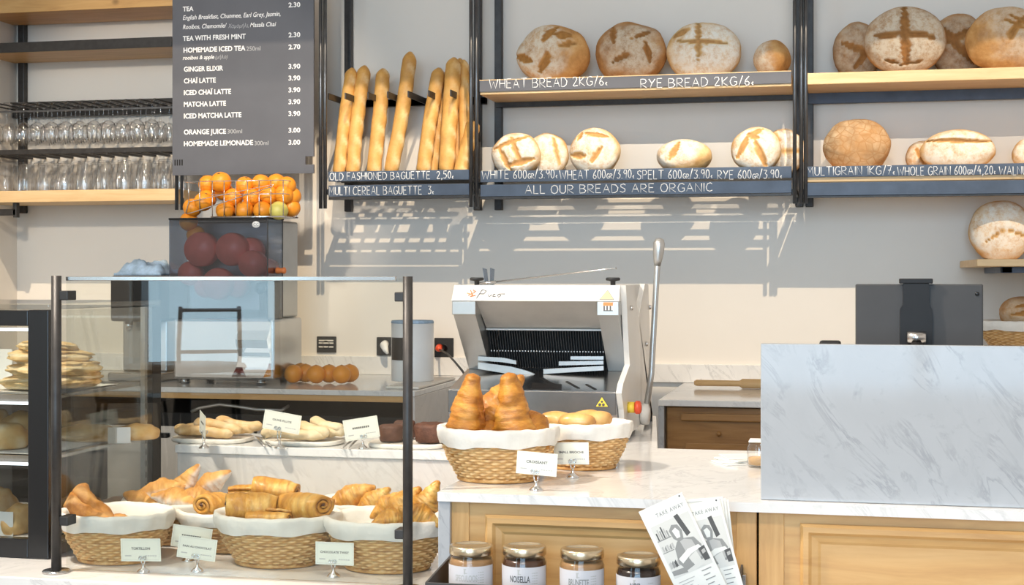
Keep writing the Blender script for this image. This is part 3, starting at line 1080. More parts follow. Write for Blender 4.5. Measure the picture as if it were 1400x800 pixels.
loaf(1237, 1, 95, 109, YW - .245, ZTR, 'large floury loaf with a four-petal cross cut, front of the top right board', M['loaf_dark'],
     [(-.02, .92, .02, -.72, .13), (-.72, .12, -.05, .18, .10), (.0, .18, .74, .03, .10), (-.5, -.55, -.15, -.7, .05), (-.2, -.75, .45, -.62, .04)], 13, .07, .06, group=G2, flour=.9, edge=.30, lump=.025)
loaf(1374, 4, 94, 104, YW - .23, ZTR, 'large half-brown loaf leaning at the right end of the top right board', M['loaf_mid'],
     [(-.05, .55, .6, .2, .06), (.45, .6, .0, -.1, .1), (.1, .7, .9, .1, .06)], 14, .07, .06, group=G2, flour=.6, dirv=(.75, -.6, .5), edge=.3)
loaf(1172, 162, 238, 89, YW - .2, ZLR, 'round cracked multigrain loaf on the lower right shelf', M['loaf_crack'], [], 15, .085, .07, flour=.8, group=G2, lump=.08)
loaf(1262, 192, 238, 46, YW - .1, ZLR, 'crusty loaf mostly hidden behind the long oval whole grain loaf', M['loaf_mid'], [(-.4, .5, .2, -.6, .12)], 16, .05, .05, flour=.8, group=G2, sub=4)
loaf(1309, 180, 238, 99, YW - .22, ZLR, 'long oval pale loaf above the whole grain price', M['loaf_pale'], [(-.8, .45, .85, .40, .12)], 17, .075, .065, flour=.95, group=G2)
loaf(1408, 193, 238, 46, YW - .2, ZLR, 'floured loaf cut off by the picture edge above the walnut price', M['loaf_pale'], [], 18, .06, .06, flour=.9, group=G2, sub=4)

# baguettes: (bottom px, top px, top row, width, depth of foot, label)
BG = [
 (463, 482, 93, 18, YF + .12, 'golden baguette leaning at the far left of the baguette rack'),
 (482, 499, 90, 19, YF + .13, 'second baguette from the left, leaning beside the leftmost one'),
 (510, 524, 94, 20, YF + .12, 'short baguette standing alone in the second slot of the rack'),
 (533, 561, 71, 20, YF + .12, 'tallest baguette, tilted to the right across the middle of the rack'),
 (578, 601, 93, 20, YF + .12, 'pale baguette leaning in the right half of the rack, nearest the gap'),
 (591, 609, 99, 17, YF + .18, 'baguette tucked behind the pale leaning one'),
 (610, 621, 79, 22, YF + .11, 'thick pale baguette standing nearly upright near the right rack post'),
 (624, 629, 80, 16, YF + .18, 'slim golden baguette behind the thick one near the right post'),
 (636, 634, 82, 15, YF + .14, 'slim baguette at the far right of the rack beside the steel post'),
 (629, 648, 166, 20, YF + .07, 'pale baguette half-hidden low down behind the right rack post'),
]
for i, (x0, x1, yt, w, y, lab) in enumerate(BG):
    rnd = random.Random(i + 3)
    A = P(x0, 243, y)
    A.z = ZRK + .012
    B = P(x1, yt, y + .06)
    k = pxm(y, x0)
    R = w * k / 2
    n = 46
    bend = Vector((rnd.uniform(-.012, .012), rnd.uniform(-.006, .006), 0))
    pts = [A.lerp(B, t / n) + bend * math.sin(PI * t / n) for t in range(n + 1)]
    ph = rnd.random()
    off = Vector((i * 2.3, 0, 0))

    def rad(j, t, an, R=R, ph=ph, off=off):
        e = min(1, (t * (1 - t) * 4 / .22) ** .5) if 0 < t < 1 else .25
        c = math.cos((t * 6.5 + ph) * 2 * PI + an * 1.0)
        return R * e * (1 + .05 * c * max(0, math.cos(an + PI / 2)) + .07 * noise.noise(Vector((math.cos(an), math.sin(an), t * 9)) + off))

    def tone(j, t, an, ph=ph, off=off):
        c = math.cos((t * 5.5 + ph) * 2 * PI + (an - 1.5 * PI) * 1.6)
        fr = max(0, math.cos(an + PI / 2)) + max(0, math.cos(an))
        return .9 * sstep(.2, .9, c) * min(1, fr) + .15 * (1 - t)
    o = MB().tube(pts, rad, 18, True, True, tone).build('baguette', M['baguette'], None, A)
    tag(o, lab, 'baguette', 'baguettes in the wall rack')

# white loaf on its own small board by the right wall, and the board
YL = YW - .10
zsb = Zp(356, 6.2, 1330)
bd = thing('wall_shelf', 'small wooden shelf on the right with a blue steel bracket under it', 'shelf', (XR - .2, 6.3, zsb))
xs0 = X(1313, YW - .03)
MB().box(xs0, XR - .001, 5.75, YW - .004, zsb - .028, zsb, .003).build('shelf_board', M['beech'], bd)
MB().box(xs0 + .10, XR - .001, 5.86, 5.90, zsb - .052, zsb - .0285, .002).box(xs0 + .10, xs0 + .14, 5.86, YW - .004, zsb - .052, zsb - .0285, .002).build('bracket', M['slate'], bd)
loaf(1368, 272, 357, 84, YW - .17, zsb, 'big round white loaf standing alone on the small shelf at the right edge', M['loaf_pale'], [(-.5, -.35, .1, .05, .05), (.1, .05, .8, -.2, .05)], 21, .085, .07, flour=1.0, edge=.3)

# ------------------------------------------------------------------ back counters
YB = 5.62
bx1 = X(567, YB)
bc = thing('back_counter', 'long left back counter with a marble top and a wooden strip under its edge', 'counter', (-2.5, YB, 0))
MB().box(XL + .01, bx1, YB, YW - .021, ZBL - .022, ZBL, .003).build('marble_top', M['marble'], bc)
MB().box(XL + .01, bx1 - .02, YB + .006, YB + .03, ZBL - .046, ZBL - .0225).build('wood_strip', M['pine'], bc)
MB().box(bx1 - .02, bx1 - .001, YB + .005, YW - .03, 0.0, ZBL - .0225, .002).build('side_panel', M['marble_warm'], bc)
MB().box(XL + .01, bx1 - .021, YW - .06, YW - .03, 0.0, ZBL - .0225).build('back_panel', M['black'], bc)
fx0, fx1 = X(238, YB) - .35, bx1 - .03
fr_ = thing('undercounter_fridge', 'dark undercounter fridge with steel doors below the left back counter', 'fridge', ((fx0 + fx1) / 2, YB + .3, 0))
zf = ZBL - .17
MB().box(fx0, fx1, YB + .10, YW - .08, 0.06, zf + .055, .004).box(fx0 + .05, fx1 - .05, YB + .13, YW - .1, 0.0, .06).build('body', M['black'], fr_)
nd = 4
for i in range(nd):
    a = fx0 + (fx1 - fx0) * i / nd
    e = fx0 + (fx1 - fx0) * (i + 1) / nd
    dr = MB().box(a + .006, e - .006, YB + .075, YB + .0995, .08, zf, .003).build('door', M['stainless'], fr_)
    MB().box(a + .05, e - .05, YB + .058, YB + .0745, zf - .05, zf - .03, .003).build('handle', M['black'], dr)
h = MB().tube([P(262, 563, YB + .07) , P(272, 558, YB + .06), P(300, 553, YB + .05), P(325, 556, YB + .05), P(350, 560, YB + .05), P(385, 561, YB + .06), P(395, 555, YB + .095)], .007, 8).build('hose', M['alu'], None, P(325, 556, YB))
tag(h, 'grey hose hanging in the dark gap under the left back counter', 'hose')

rx0 = X(900, YB)
rc = thing('drawer_counter', 'right back counter with a marble top and brown wooden drawer fronts', 'counter', (.3, YB, 0))
MB().box(rx0, XR - .002, YB, YW - .021, ZBR - .024, ZBR, .003).build('marble_top', M['marble'], rc)
MB().box(rx0, rx0 + .022, YB + .001, YW - .03, 0, ZBR - .0245, .002).build('side_panel', M['marble_grey'], rc)
MB().box(rx0 + .0225, XR - .002, YB + .05, YW - .04, 0, ZBR - .0245).build('body', M['oak'], rc)
for i, (a, e) in enumerate(((rx0 + .03, rx0 + .53), (rx0 + .54, XR - .01))):
    zt = ZBR - .03
    d = MB()
    d.box(a, e, YB + .028, YB + .0495, zt - .17, zt, .002)
    d.box(a + .055, e, YB + .012, YB + .0275, zt - .05, zt - .022, .004)
    d.box(a + .07, e - .07, YB + .02, YB + .0275, zt - .165, zt - .135, .004)
    d = d.build('drawer', M['oak'], rc)
    MB().sphere((a + .2, YB + .020, zt - .098), .010, 2).build('knob', M['oak'], d)
    d = MB().box(a, e, YB + .028, YB + .0495, .08, zt - .18, .002).build('drawer', M['oak'], rc)
# rolling pin
zz = ZBR + .021
b = MB()
A, B = P(949, 519, YW - .30), P(1011, 518, YW - .30)
yy = YW - .30
b.tube([(A.x, yy, zz), (A.x + .01, yy, zz), (B.x, yy, zz), (B.x + .012, yy, zz), (B.x + .42, yy, zz), (B.x + .432, yy, zz)], [.008, .0135, .0125, .0205, .0205, .016], 18)
tag(b.build('rolling_pin', M['paddle'], None, (A.x, yy, ZBR)), 'pale wooden rolling pin lying on the right back counter', 'rolling pin')

# ------------------------------------------------------------------ wall sockets
def socket(px0, px1, py0, py1, label, plug=None):
    px = (px0 + px1) / 2
    c = P(px, (py0 + py1) / 2, YW)
    w, hh = (px1 - px0) * pxm(YW, px) / 2, (py1 - py0) * pxm(YW, px) / 2
    t = thing('wall_socket', label, 'socket', c)
    MB().box(c.x - w, c.x + w, YW - .010, YW - .0005, c.z - hh, c.z + hh, .003).build('cover_plate', M['rubber'], t)
    MB().lathe([(.019, 0), (.019, .003), (.016, .0035), (.015, -.004), (0, -.004)], 20, M=Matrix.Rotation(PI / 2, 4, 'X'), c=(c.x, YW - .0105, c.z)).build('socket_well', M['black_gloss'], t)
    return t, c


s1, c1 = socket(433, 461, 460, 482, 'black wall socket above the loose oranges')
for dz in (-.014, .004, .016):
    MB().box(c1.x - .036, c1.x + .036, YW - .0135, YW - .0105, c1.z + dz, c1.z + dz + .006).build('cover_stripe', M['ceramic'], s1)
s2, c2 = socket(515, 541, 461, 486, 'black wall socket holding a white plug, left of the white canister')
s3, c3 = socket(594, 621, 462, 490, 'black wall socket holding a red plug, right of the white canister')
b = MB().tube([(c2.x, YW - .0145, c2.z + .012), (c2.x + .005, YW - .05, c2.z + .008), (c2.x + .02, YW - .075, c2.z - .012), (c2.x + .032, YW - .08, c2.z - .03)], [.018, .019, .014, .006], 14)
tag(b.build('power_plug', M['white'], None, c2), 'white plug in the socket left of the white canister', 'plug')
pl = thing('power_plug', 'red plug with a dark cable running down to the slicer', 'plug', c3)
MB().tube([(c3.x - .02, YW - .0145, c3.z + .004), (c3.x - .015, YW - .05, c3.z), (c3.x - .005, YW - .06, c3.z - .005)], [.017, .015, .010], 14).build('plug_body', M['red'], pl)
cz = P(636, 510, 5.0)
MB().tube([(c3.x - .005, YW - .06, c3.z - .005), P(612, 484, 6.3), P(622, 495, 5.8), P(632, 507, 5.2), P(640, 520, 4.7), P(643, 535, 4.42)], .0045, 8).build('cable', M['rubber'], pl)

# ------------------------------------------------------------------ things on the left back counter
yj = 5.78
jx0, jx1 = X(231, yj), X(366, yj)
jz = ZBL
jt = Zp(300, yj, 310)
jm = Zp(436, yj, 310)
ju = thing('juice_machine', 'orange juice machine with red drums behind a smoked cover and an orange basket on top', 'juicer', ((jx0 + jx1) / 2, yj + .15, jz))
yb2 = yj + .36
b = MB()
b.box(jx0 + .01, jx1 - .002, yj + .172, yb2, jm, jt, .01)
b.build('rear_housing', M['alu'], ju)
b = MB().box(jx0 + .008, jx1 + .018, yj + .02, yb2, jz + .018, jm - .001, .012)
for q in ((jx0 + .05, yj + .05), (jx1 - .05, yj + .05), (jx0 + .05, yb2 - .05), (jx1 - .05, yb2 - .05)):
    b.lathe([(.018, jz), (.018, jz + .02)], 12, (q[0], q[1], 0))
b.build('stainless_base', M['stainless'], ju)
# curved polished chute at the right of the base
b = MB()
xa, xb = X(326, yj), X(369, yj)
prof = [(yj + .019, Zp(437, yj)), (yj - .004, Zp(455, yj)), (yj - .035, Zp(468, yj)), (yj - .02, Zp(480, yj)), (yj + .006, Zp(492, yj)), (yj - .022, Zp(507, yj)), (yj - .075, Zp(520, yj)), (yj - .075, Zp(522, yj)), (yj + .019, Zp(512, yj))]
n = 24
vs, fs = [], []
for p in prof[:-2]: vs += [(xa, p[0], p[1]), (xb, p[0], p[1])]
for p in reversed(prof[:-2]): vs += [(xa, yj + .0195, p[1]), (xb, yj + .0195, p[1])]
m = len(vs) // 2
fs = [[2 * i, 2 * i + 1, 2 * ((i + 1) % m) + 1, 2 * ((i + 1) % m)] for i in range(m)] + [[2 * i for i in range(m)], [2 * i + 1 for i in range(m)]]
b.add(vs, fs, False)
b.build('polished_chute', M['chrome'], ju)
b = MB()
w = .004
b.box(jx0, jx1, yj, yj + w, jm, jt, .001)
b.box(jx0, jx0 + w, yj + w, yj + .17, jm, jt).box(jx1 - w, jx1, yj + w, yj + .17, jm, jt)
cov = b.build('smoked_cover', M['smoke'], ju)
MB().box(jx0 - .002, jx1 + .002, yj - .002, yj + .18, jt, jt + .008, .002).build('cover_rim', M['black'], ju)
MB().box(jx1 - .003, jx1 + .001, yj - .002, yj + .003, jm, jt).box(jx1 - .003, jx1 + .001, yj + .167, yj + .171, jm, jt).build('cover_seam', M['tablet'], cov)
MB().box(jx0 + .006, jx1 - .006, yj + .14, yj + .168, jm, jm + .035).build('drum_tray', M['black'], ju)
MB().box(X(350, yj), X(363, yj), yj + .03, yj + .16, jm, Zp(384, yj), .005).build('side_block', M['black'], ju)
for (px, py, r, dy) in ((277, 341, 24, .07), (319, 341, 23, .07), (344, 343, 22, .115), (262, 374, 20, .10), (300, 388, 22, .07), (347, 361, 19, .06), (326, 392, 18, .11), (283, 392, 18, .11), (368, 366, 15, .12)):
    c = P(px, py, yj + dy)
    k = pxm(yj, px)
    R = r * k
    d = MB()
    d.lathe([(0, -.05), (R * .55, -.05), (R * .9, -.035), (R, -.012), (R, .02), (R * .92, .04), (0, .045)], 28, c, M=Matrix.Rotation(PI / 2, 4, 'X') if dy < .09 else Matrix.Rotation(PI / 2, 4, 'X') @ Matrix.Scale(.85, 4))
    d.build('drum', M['red_drum'], ju)
b = MB().lathe([(0, 0), (.016, 0), (.018, .01), (.014, .035), (.02, .05), (.012, .058), (0, .06)], 16, (jx1 + .0015, yj + .09, Zp(370, yj + .09, 384)), M=Matrix.Rotation(PI / 2, 4, 'Y') @ Matrix.Scale(.75, 4))
b.build('knob', M['orange_print'], ju)
b = MB().lathe([(0, 0), (.016, 0), (.022, .02), (.024, .035), (.014, .045), (0, .047)], 18, (jx1 - .02, yj - .002, Zp(394, yj, 370)), M=Matrix.Rotation(PI / 2, 4, 'X'))
b.build('knob', M['black_gloss'], ju)
c = P(350, 307, yj - .0005)
b = MB().lathe([(0, -.0006), (.0175, -.0006), (.0175, .0006), (0, .0006)], 24, c, sx=1, sy=.8, M=Matrix.Rotation(PI / 2, 4, 'X'))
st = b.build('sticker', M['white'], ju)
b = MB()
add_text(b, 'CC', wall_frame(yj - .0013), 0, c.z - .006, .012, centre=c.x)
b.build('sticker_letters', M['ink_soft'], st)
# wire basket
bxa, bxb = X(250, yj), X(388, yj)
bza, bzb = jt + .009, Zp(247, yj, 330)
by0, by1 = yj + .01, yj + .165
WB = thing('wire_basket', 'chrome wire basket heaped with oranges on top of the juice machine', 'basket', ((bxa + bxb) / 2, yj + .09, jt + .008))
r = .0022
def wire(pts, name='wire', rr=r):
    MB().tube(pts, rr, 6).build(name, M['chrome'], WB)
bxl = X(287, yj)
for z in (bza + .003, (bza + bzb) / 2 + .02, bzb):
    xl = bxl if z < bzb - .02 else bxa
    wire([(xl, by0, z), (bxb, by0, z), (bxb, by1, z), (xl, by1, z), (xl, by0, z)], 'hoop')
for px in (289, 305, 321, 337, 353, 369, 386):
    x = X(px, yj)
    wire([(x, by0, bzb), (x, by0, bza + .003), (x, by1, bza + .003), (x, by1, bzb)])
for px in (251, 258, 273): wire([P(px, 247, by0), P(px, 247 + (px - 240) * .9 + 14, by0)])
for dy in (.0, -.03):
    wire([P(254, 292, by0 + dy - .004), P(262, 291, by0 + dy - .004), P(372, 255, by0 + dy - .004), P(374, 252, by0 + dy - .004), P(258, 276, by0 + dy - .004), P(254, 292, by0 + dy - .004)], 'chute_rail')
for i in range(6):
    y = by0 + (by1 - by0) * i / 5
    wire([(bxl, y, bza), (bxb, y, bza)])


def make_orange(mat_):
    r = thing('orange', None, 'orange')
    MB().sphere((0, 0, .041), .041, 3, .02, 2.0, (1, 1, .96)).build('peel', M[mat_], r)
    MB().lathe([(0, -.001), (.004, -.001), (.0055, .001), (.003, .0025), (0, .0028)], 8, (0, 0, .0795)).build('stem_scar', M['oak'], r)
    return r


og = Proto(make_orange('orange'))
OL, OG = 'ripe orange heaped in the wire basket on top of the juice machine', 'oranges in the wire basket'
rnd = random.Random(5)
ro = lambda: (rnd.uniform(-.6, .6), rnd.uniform(-.6, .6), rnd.uniform(0, 6))
def orange(px, py, y, label=OL, group=OG, s=1.0):
    c = P(px, py, y)
    e = ro()
    o = og.put(c - Euler(e).to_matrix() @ Vector((0, 0, .041)) * s, e, label, group, s)
    return o
f0 = by0 + .046
for px, py in ((308, 288), (334, 288), (359, 288)): orange(px, py, f0)
for px, py in ((283, 272), (319, 270), (345, 270), (368, 267), (388, 266)): orange(px, py, f0 + .03)
for px, py in ((284, 252), (335, 254), (357, 251), (392, 254)): orange(px, py, f0 + .045)
orange(302, 249, f0 + .02, 'largest orange, highest on the heap in the wire basket', OG, 1.12)
for px, py in ((398, 284), (322, 284), (347, 284), (372, 284), (306, 262), (378, 250), (399, 268)): orange(px, py, f0 + .075)
orange(278, 276, f0 - .005, 'orange lying across the slanting chute rail of the wire basket', OG)
orange(263, 284, f0 - .004, 'orange waiting at the foot of the chute rail', OG)
orange(258, 303, yj + .06, 'orange dropping into the top corner of the juice machine', OG, 1.0)
orange(268, 321, yj + .09, 'orange inside the smoked cover just above the drums', OG, 1.0)
op = make_orange('orange_pale')
op.location = P(381, 288, f0) - Vector((0, 0, .041))
tag(op, 'pale yellow-green orange in the front of the wire basket', 'orange', OG)
for i, (px, dy) in enumerate(((401, -.02), (418, .03), (432, -.03), (450, .02), (467, -.01), (478, .06), (411, .09))):
    y = 5.95 + dy
    og.put((X(px, y), y, ZBL + .0005), (0, 0, i), 'loose orange lying on the left back counter beside the juice machine', 'loose oranges on the back counter')

# dark grinder with folded blue cloth
gy = 5.86
gx0, gx1 = X(150, gy), X(217, gy)
gz = Zp(377, gy, 185)
gr = thing('coffee_machine', 'black boxy coffee machine behind the pastry case with a blue cloth on top', 'coffee machine', ((gx0 + gx1) / 2, gy + .15, ZBL))
MB().box(gx0, gx1, gy, gy + .32, gz - .20, gz, .012).build('head', M['black'], gr)
MB().box(gx0 + .01, gx1 - .01, gy + .10, gy + .32, ZBL + .04, gz - .2005, .006).build('column', M['alu'], gr)
MB().box(gx0, gx1, gy - .02, gy + .32, ZBL + .001, ZBL + .0395, .006).build('drip_tray', M['stainless'], gr)
for dx in (-.05, .05):
    MB().lathe([(.016, 0), (.02, -.02), (.012, -.045), (0, -.045)], 14, ((gx0 + gx1) / 2 + dx, gy + .05, gz - .2005)).build('spout', M['chrome'], gr)
b = MB()
n, mm = 26, 20
vs, fs = [], []
for i in range(n):
    for j in range(mm):
        u, v = i / (n - 1), j / (mm - 1)
        x = gx0 + .004 + u * (gx1 - gx0 - .012)
        y = gy + .03 + v * .24
        e = min(1, min(u, 1 - u, v, 1 - v) * 6)
        h = .012 + e * (.045 * math.sin(PI * u) ** .7 + .035 * noise.noise(Vector((u * 5, v * 4, 2))) + .016 * noise.noise(Vector((u * 13, v * 9, 5))))
        vs.append((x + .012 * noise.noise(Vector((u * 4, v * 4, 9))), y, gz + max(.006, h)))
o = len(vs)
vs += [(p[0], p[1], gz + .001) for p in vs]
for i in range(n - 1):
    for j in range(mm - 1):
        a = i * mm + j
        fs += [[a, a + 1, a + mm + 1, a + mm], [o + a, o + a + mm, o + a + mm + 1, o + a + 1]]
for i in range(n - 1):
    for j in (0, mm - 1):
        a = i * mm + j
        fs.append([a, a + mm, o + a + mm, o + a])
for j in range(mm - 1):
    for i in (0, n - 1):
        a = i * mm + j
        fs.append([a, a + 1, o + a + 1, o + a])
b.add(vs, fs, True)
tag(b.build('folded_cloth', M['cloth_blue'], None, ((gx0 + gx1) / 2, gy + .1, gz)), 'crumpled pale blue cloth on top of the black coffee machine', 'cloth')

# white canister with a black window
cy = 6.05
cx = X(564, cy)
R = 29 * pxm(cy, 564)
cz0, cz1 = ZBL + .012, Zp(438, cy, 564)
cn = thing('canister', 'white cylindrical canister with a blue rim and a black window behind the glass screen post', 'canister', (cx, cy, cz0))
MB().lathe([(R * .98, cz0), (R, cz0 + .004), (R, cz1 - .012), (0, cz1 - .012)], 40, (cx, cy, 0)).build('body', M['white'], cn)
MB().lathe([(0, cz1 - .0119), (R * 1.01, cz1 - .0119), (R * 1.01, cz1 - .006), (R * .97, cz1), (0, cz1 + .002)], 40, (cx, cy, 0)).build('blue_rim_lid', M['cloth_blue'], cn)
b = MB()
a0, a1 = -PI / 2 - .95, -PI / 2 + .15
vs, fs = [], []
for i in range(12):
    a = a0 + (a1 - a0) * i / 11
    for rr in (R * 1.004, R * 1.03):
        for z in (Zp(493, cy - R, 555), Zp(462, cy - R, 555)):
            vs.append((cx + rr * math.cos(a), cy + rr * math.sin(a), z))
for i in range(11):
    q = i * 4
    fs += [[q, q + 1, q + 5, q + 4], [q + 2, q + 6, q + 7, q + 3], [q, q + 4, q + 6, q + 2], [q + 1, q + 3, q + 7, q + 5]]
fs += [[0, 2, 3, 1], [44, 45, 47, 46]]
b.add(vs, fs, False)
b.build('black_window', M['black_gloss'], cn)
b = MB().box(X(530, 5.75), bx1 - .012, 5.72, 6.30, ZBL + .0006, ZBL + .0115, .004)
tag(b.build('cutting_board', M['ceramic'], None, (cx, 6.0, ZBL)), 'thin pale cutting board under the white canister', 'cutting board')

# ------------------------------------------------------------------ serving counter
YC = 2.89                         # front edge of the counter slab
sxl = X(598, YC)                  # its left end
pxr = X(899, 3.75)                # right side of the slicer peninsula
SLAB = Zp(688, YC, 1040) - Zp(701, YC, 1040)
sc = thing('serving_counter', 'long white marble serving counter carrying the croissant basket and the bread slicer', 'counter', (0, YC, 0))
b = MB()
b.prism([(sxl, YC), (1.9, YC), (1.9, 3.75), (pxr, 3.75), (X(897, 4.62), 4.62), (sxl, 4.62)], 'z', ZC - SLAB, ZC)
b.build('marble_top', M['marble'], sc)
MB().box(sxl, sxl + .026, YC + .004, 4.60, 0, ZC - SLAB - .0005, .002).build('side_panel', M['marble_grey'], sc)
MB().prism([(pxr - .03, 3.76), (pxr - .006, 3.76), (X(897, 4.6) - .008, 4.6), (X(897, 4.6) - .032, 4.6)], 'z', 0, ZC - SLAB - .0005).build('side_panel', M['marble_grey'], sc)
# pine fronts
YP = YC + .02


def moulding(mb, x0, x1, z0, z1, prof, y):
    """mitred frame; prof: list of (inset, proud)"""
    vs, fs = [], []
    for ins, pr in prof:
        vs += [(x0 + ins, y - pr, z0 + ins), (x1 - ins, y - pr, z0 + ins), (x1 - ins, y - pr, z1 - ins), (x0 + ins, y - pr, z1 - ins)]
    for i in range(len(prof) - 1):
        for k in range(4):
            k2 = (k + 1) % 4
            fs.append([i * 4 + k, i * 4 + k2, (i + 1) * 4 + k2, (i + 1) * 4 + k])
    mb.add(vs, fs)


MP = [(0, 0), (.0, .004), (.006, .010), (.016, .010), (.022, .004), (.034, .002), (.046, -.004), (.052, -.004)]
for nm, p0, p1, f0_, f1_, ft, lab in (
        ('counter_cabinet', 607, 1034.5, 664, 985, 709, 'pine counter front with a raised frame behind the four jars'),
        ('counter_cabinet', 1037.5, 1500, 1094, 1460, 722, 'pine counter front with a raised frame below the grey marble screen')):
    x0, x1 = X(p0, YP), X(p1, YP)
    t = thing(nm, lab, 'cabinet', ((x0 + x1) / 2, YP, 0))
    zt = ZC - SLAB - .001
    MB().box(x0, x1, YP, YP + .55, .08, zt, .001).box(x0 + .01, x1 - .01, YP + .05, YP + .5, 0, .08).build('body', M['pine'], t)
    for a, e in ((x0, X(f0_ - 22, YP)), (X(f1_ + 22, YP), x1)):
        MB().box(a, e, YP - .0035, YP - .0002, .082, zt - .001, .0012).build('stile', M['pine_v'], t)
    b = MB()
    zz1 = Zp(ft, YP, (f0_ + f1_) / 2)
    moulding(b, X(f0_, YP), X(f1_, YP), zz1 - .52, zz1, MP, YP - .0008)
    b.build('raised_frame', M['pine'], t)
    if p0 < 700:
        hx = X(1017, YP)
        MB().box(hx - .008, hx + .006, YP - .022, YP - .0036, Zp(812, YP, 1017), Zp(783, YP, 1017), .002).build('steel_latch', M['stainless'], t)

# marble screen on the counter
YS = 2.93
ms = MB().box(X(1040, YS), 1.75, YS, YS + .022, ZC + .0005, Zp(471.5, YS, 1200), .0015)
tag(ms.build('marble_screen', M['marble_grey'], None, (X(1220, YS), YS, ZC)), 'upright grey veined marble slab standing on the right of the counter', 'counter screen')

# tablet and its clamp stand
yt = 3.30
tx0, tx1 = X(1169.5, yt), X(1344, yt)
tz1 = Zp(388.5, yt, 1257)
tz0 = tz1 - .185
tx = X(1252, yt)
ts = thing('tablet_stand', 'black clamp stand holding the tablet behind the marble screen', 'tablet stand', (tx, yt, ZC))
MB().lathe([(.075, ZC + .0004), (.075, ZC + .008), (.070, ZC + .012), (.012, ZC + .014), (.012, tz0 + .06), (0, tz0 + .06)], 28, (tx, yt - .045, 0)).build('foot', M['black'], ts)
b = MB()
w = pxm(yt, 1250)
b.prism([(tx - 21 * w, tz0 - .006), (tx + 21 * w, tz0 - .006), (tx + 21 * w, Zp(420, yt)), (tx + 17 * w, Zp(414, yt)), (tx + 17 * w, tz1 + .006), (tx - 17 * w, tz1 + .006), (tx - 17 * w, Zp(414, yt)), (tx - 21 * w, Zp(420, yt))], 'y', yt - .018, yt - .0065)
b.box(tx - 22 * w, tx + 22 * w, yt - .020, yt + .012, tz1 + .001, tz1 + .012, .002)
b.box(tx - 21 * w, tx + 21 * w, yt - .018, yt + .012, tz0 - .012, tz0 - .001, .002)
b.build('clamp', M['black'], ts)
MB().tube([(tx - 12 * w, yt - .030, Zp(456, yt)), (tx + 12 * w, yt - .030, Zp(456, yt))], 8.5 * w, 20).build('tilt_knob', M['stainless'], ts)
tabl = thing('tablet', 'dark grey tablet seen from behind above the marble screen', 'tablet', ((tx0 + tx1) / 2, yt, tz0))
MB().box(tx0, tx1, yt - .006, yt + .0015, tz0, tz1, .006, seg=3).build('back_shell', M['tablet'], tabl)
MB().box(tx0 + .004, tx1 - .004, yt + .0016, yt + .0028, tz0 + .004, tz1 - .004, .001).build('screen', M['black_gloss'], tabl)
MB().lathe([(0, -.0012), (.0042, -.0012), (.0045, .0008), (0, .0008)], 18, P(1336, 402, yt - .0068), M=Matrix.Rotation(PI / 2, 4, 'X')).build('camera_lens', M['black_gloss'], tabl)
yy = 3.42
cr = thing('card_reader', 'small black card reader just peeping over the marble screen, left of the tablet', 'card reader', (X(1135, yy), yy, ZC))
zt = Zp(466.5, yy, 1135)
b = MB().box(X(1120, yy), X(1150, yy), yy, yy + .05, zt - .05, zt, .006)
b.build('head', M['black'], cr)
MB().box(X(1130, yy), X(1140, yy), yy + .015, yy + .035, ZC + .012, zt - .0505).box(X(1122, yy), X(1148, yy), yy - .01, yy + .06, ZC + .0005, ZC + .0118, .003).build('stand', M['black'], cr)

# paper slips and jar beside the screen
pp = PZ(1012, 633, ZC)
for i in range(4):
    b = MB()
    e = .0035
    b.box(-.055, .055, -.045, .045, 0, e - .0006)
    o = b.build('paper_sheet', M['paper'], None, (0, 0, 0))
    o.location = (pp.x + .004 * i, pp.y + .01 * i, ZC + .0005 + i * e)
    o.rotation_euler = (0, 0, (.5, .2, .75, .35)[i])
    tag(o, ('bottom', 'second lowest', 'third lowest', 'top')[i] + ' sheet of the small paper stack on the counter left of the marble screen', 'paper', 'paper stack by the marble screen')
jp = PZ(1034, 641, ZC)
jr = thing('glass_jar', 'small clear jar on the counter half-hidden by the marble screen edge', 'jar', (jp.x, jp.y + .02, ZC))
MB().lathe([(.026, 0), (.029, .004), (.029, .045), (.025, .052), (.025, .058), (.0235, .058), (.0275, .044), (.0275, .006), (0, .005)], 28, (jp.x + .006, jp.y + .03, ZC + .0004)).build('body', M['tumbler_glass'], jr)
MB().lathe([(0, .0065), (.0265, .0065), (.0265, .022), (0, .025)], 24, (jp.x + .006, jp.y + .03, ZC + .0004)).build('filling', M['paddle'], jr)
b = MB().box(jp.x - .018, jp.x + .032, jp.y + .004, jp.y + .056, ZC + .0590, ZC + .064, .004)
b.build('lid', M['paper'], jr)

# ------------------------------------------------------------------ jar tray under the counter edge
YT0, YT1 = 2.70, YP - .0045
ty0, ty1 = X(581, YT0), X(1006, YT0)
ztl = Zp(802, YT0, 700)
tr = thing('jar_tray', 'dark metal tray fixed to the counter front holding four jars', 'tray', ((ty0 + ty1) / 2, YT0, ztl - .075))
zfl = ztl - .056
MB().box(ty0, ty1, YT0, YT1, zfl - .004, zfl).build('floor_plate', M['steel'], tr)
MB().box(ty0, ty1, YT0, YT0 + .004, zfl, ztl, .001).build('front_lip', M['tablet'], tr)
b = MB().prism([(YT0 + .004, zfl), (YT1, zfl), (YT1, ztl + .02), (YT0 + .004, ztl)], 'x', ty0, ty0 + .004)
b.build('end_lip', M['tablet'], tr)
b = MB().prism([(YT0 + .004, zfl), (YT1, zfl), (YT1, ztl + .02), (YT0 + .004, ztl)], 'x', ty1 - .004, ty1)
b.build('end_lip', M['tablet'], tr)

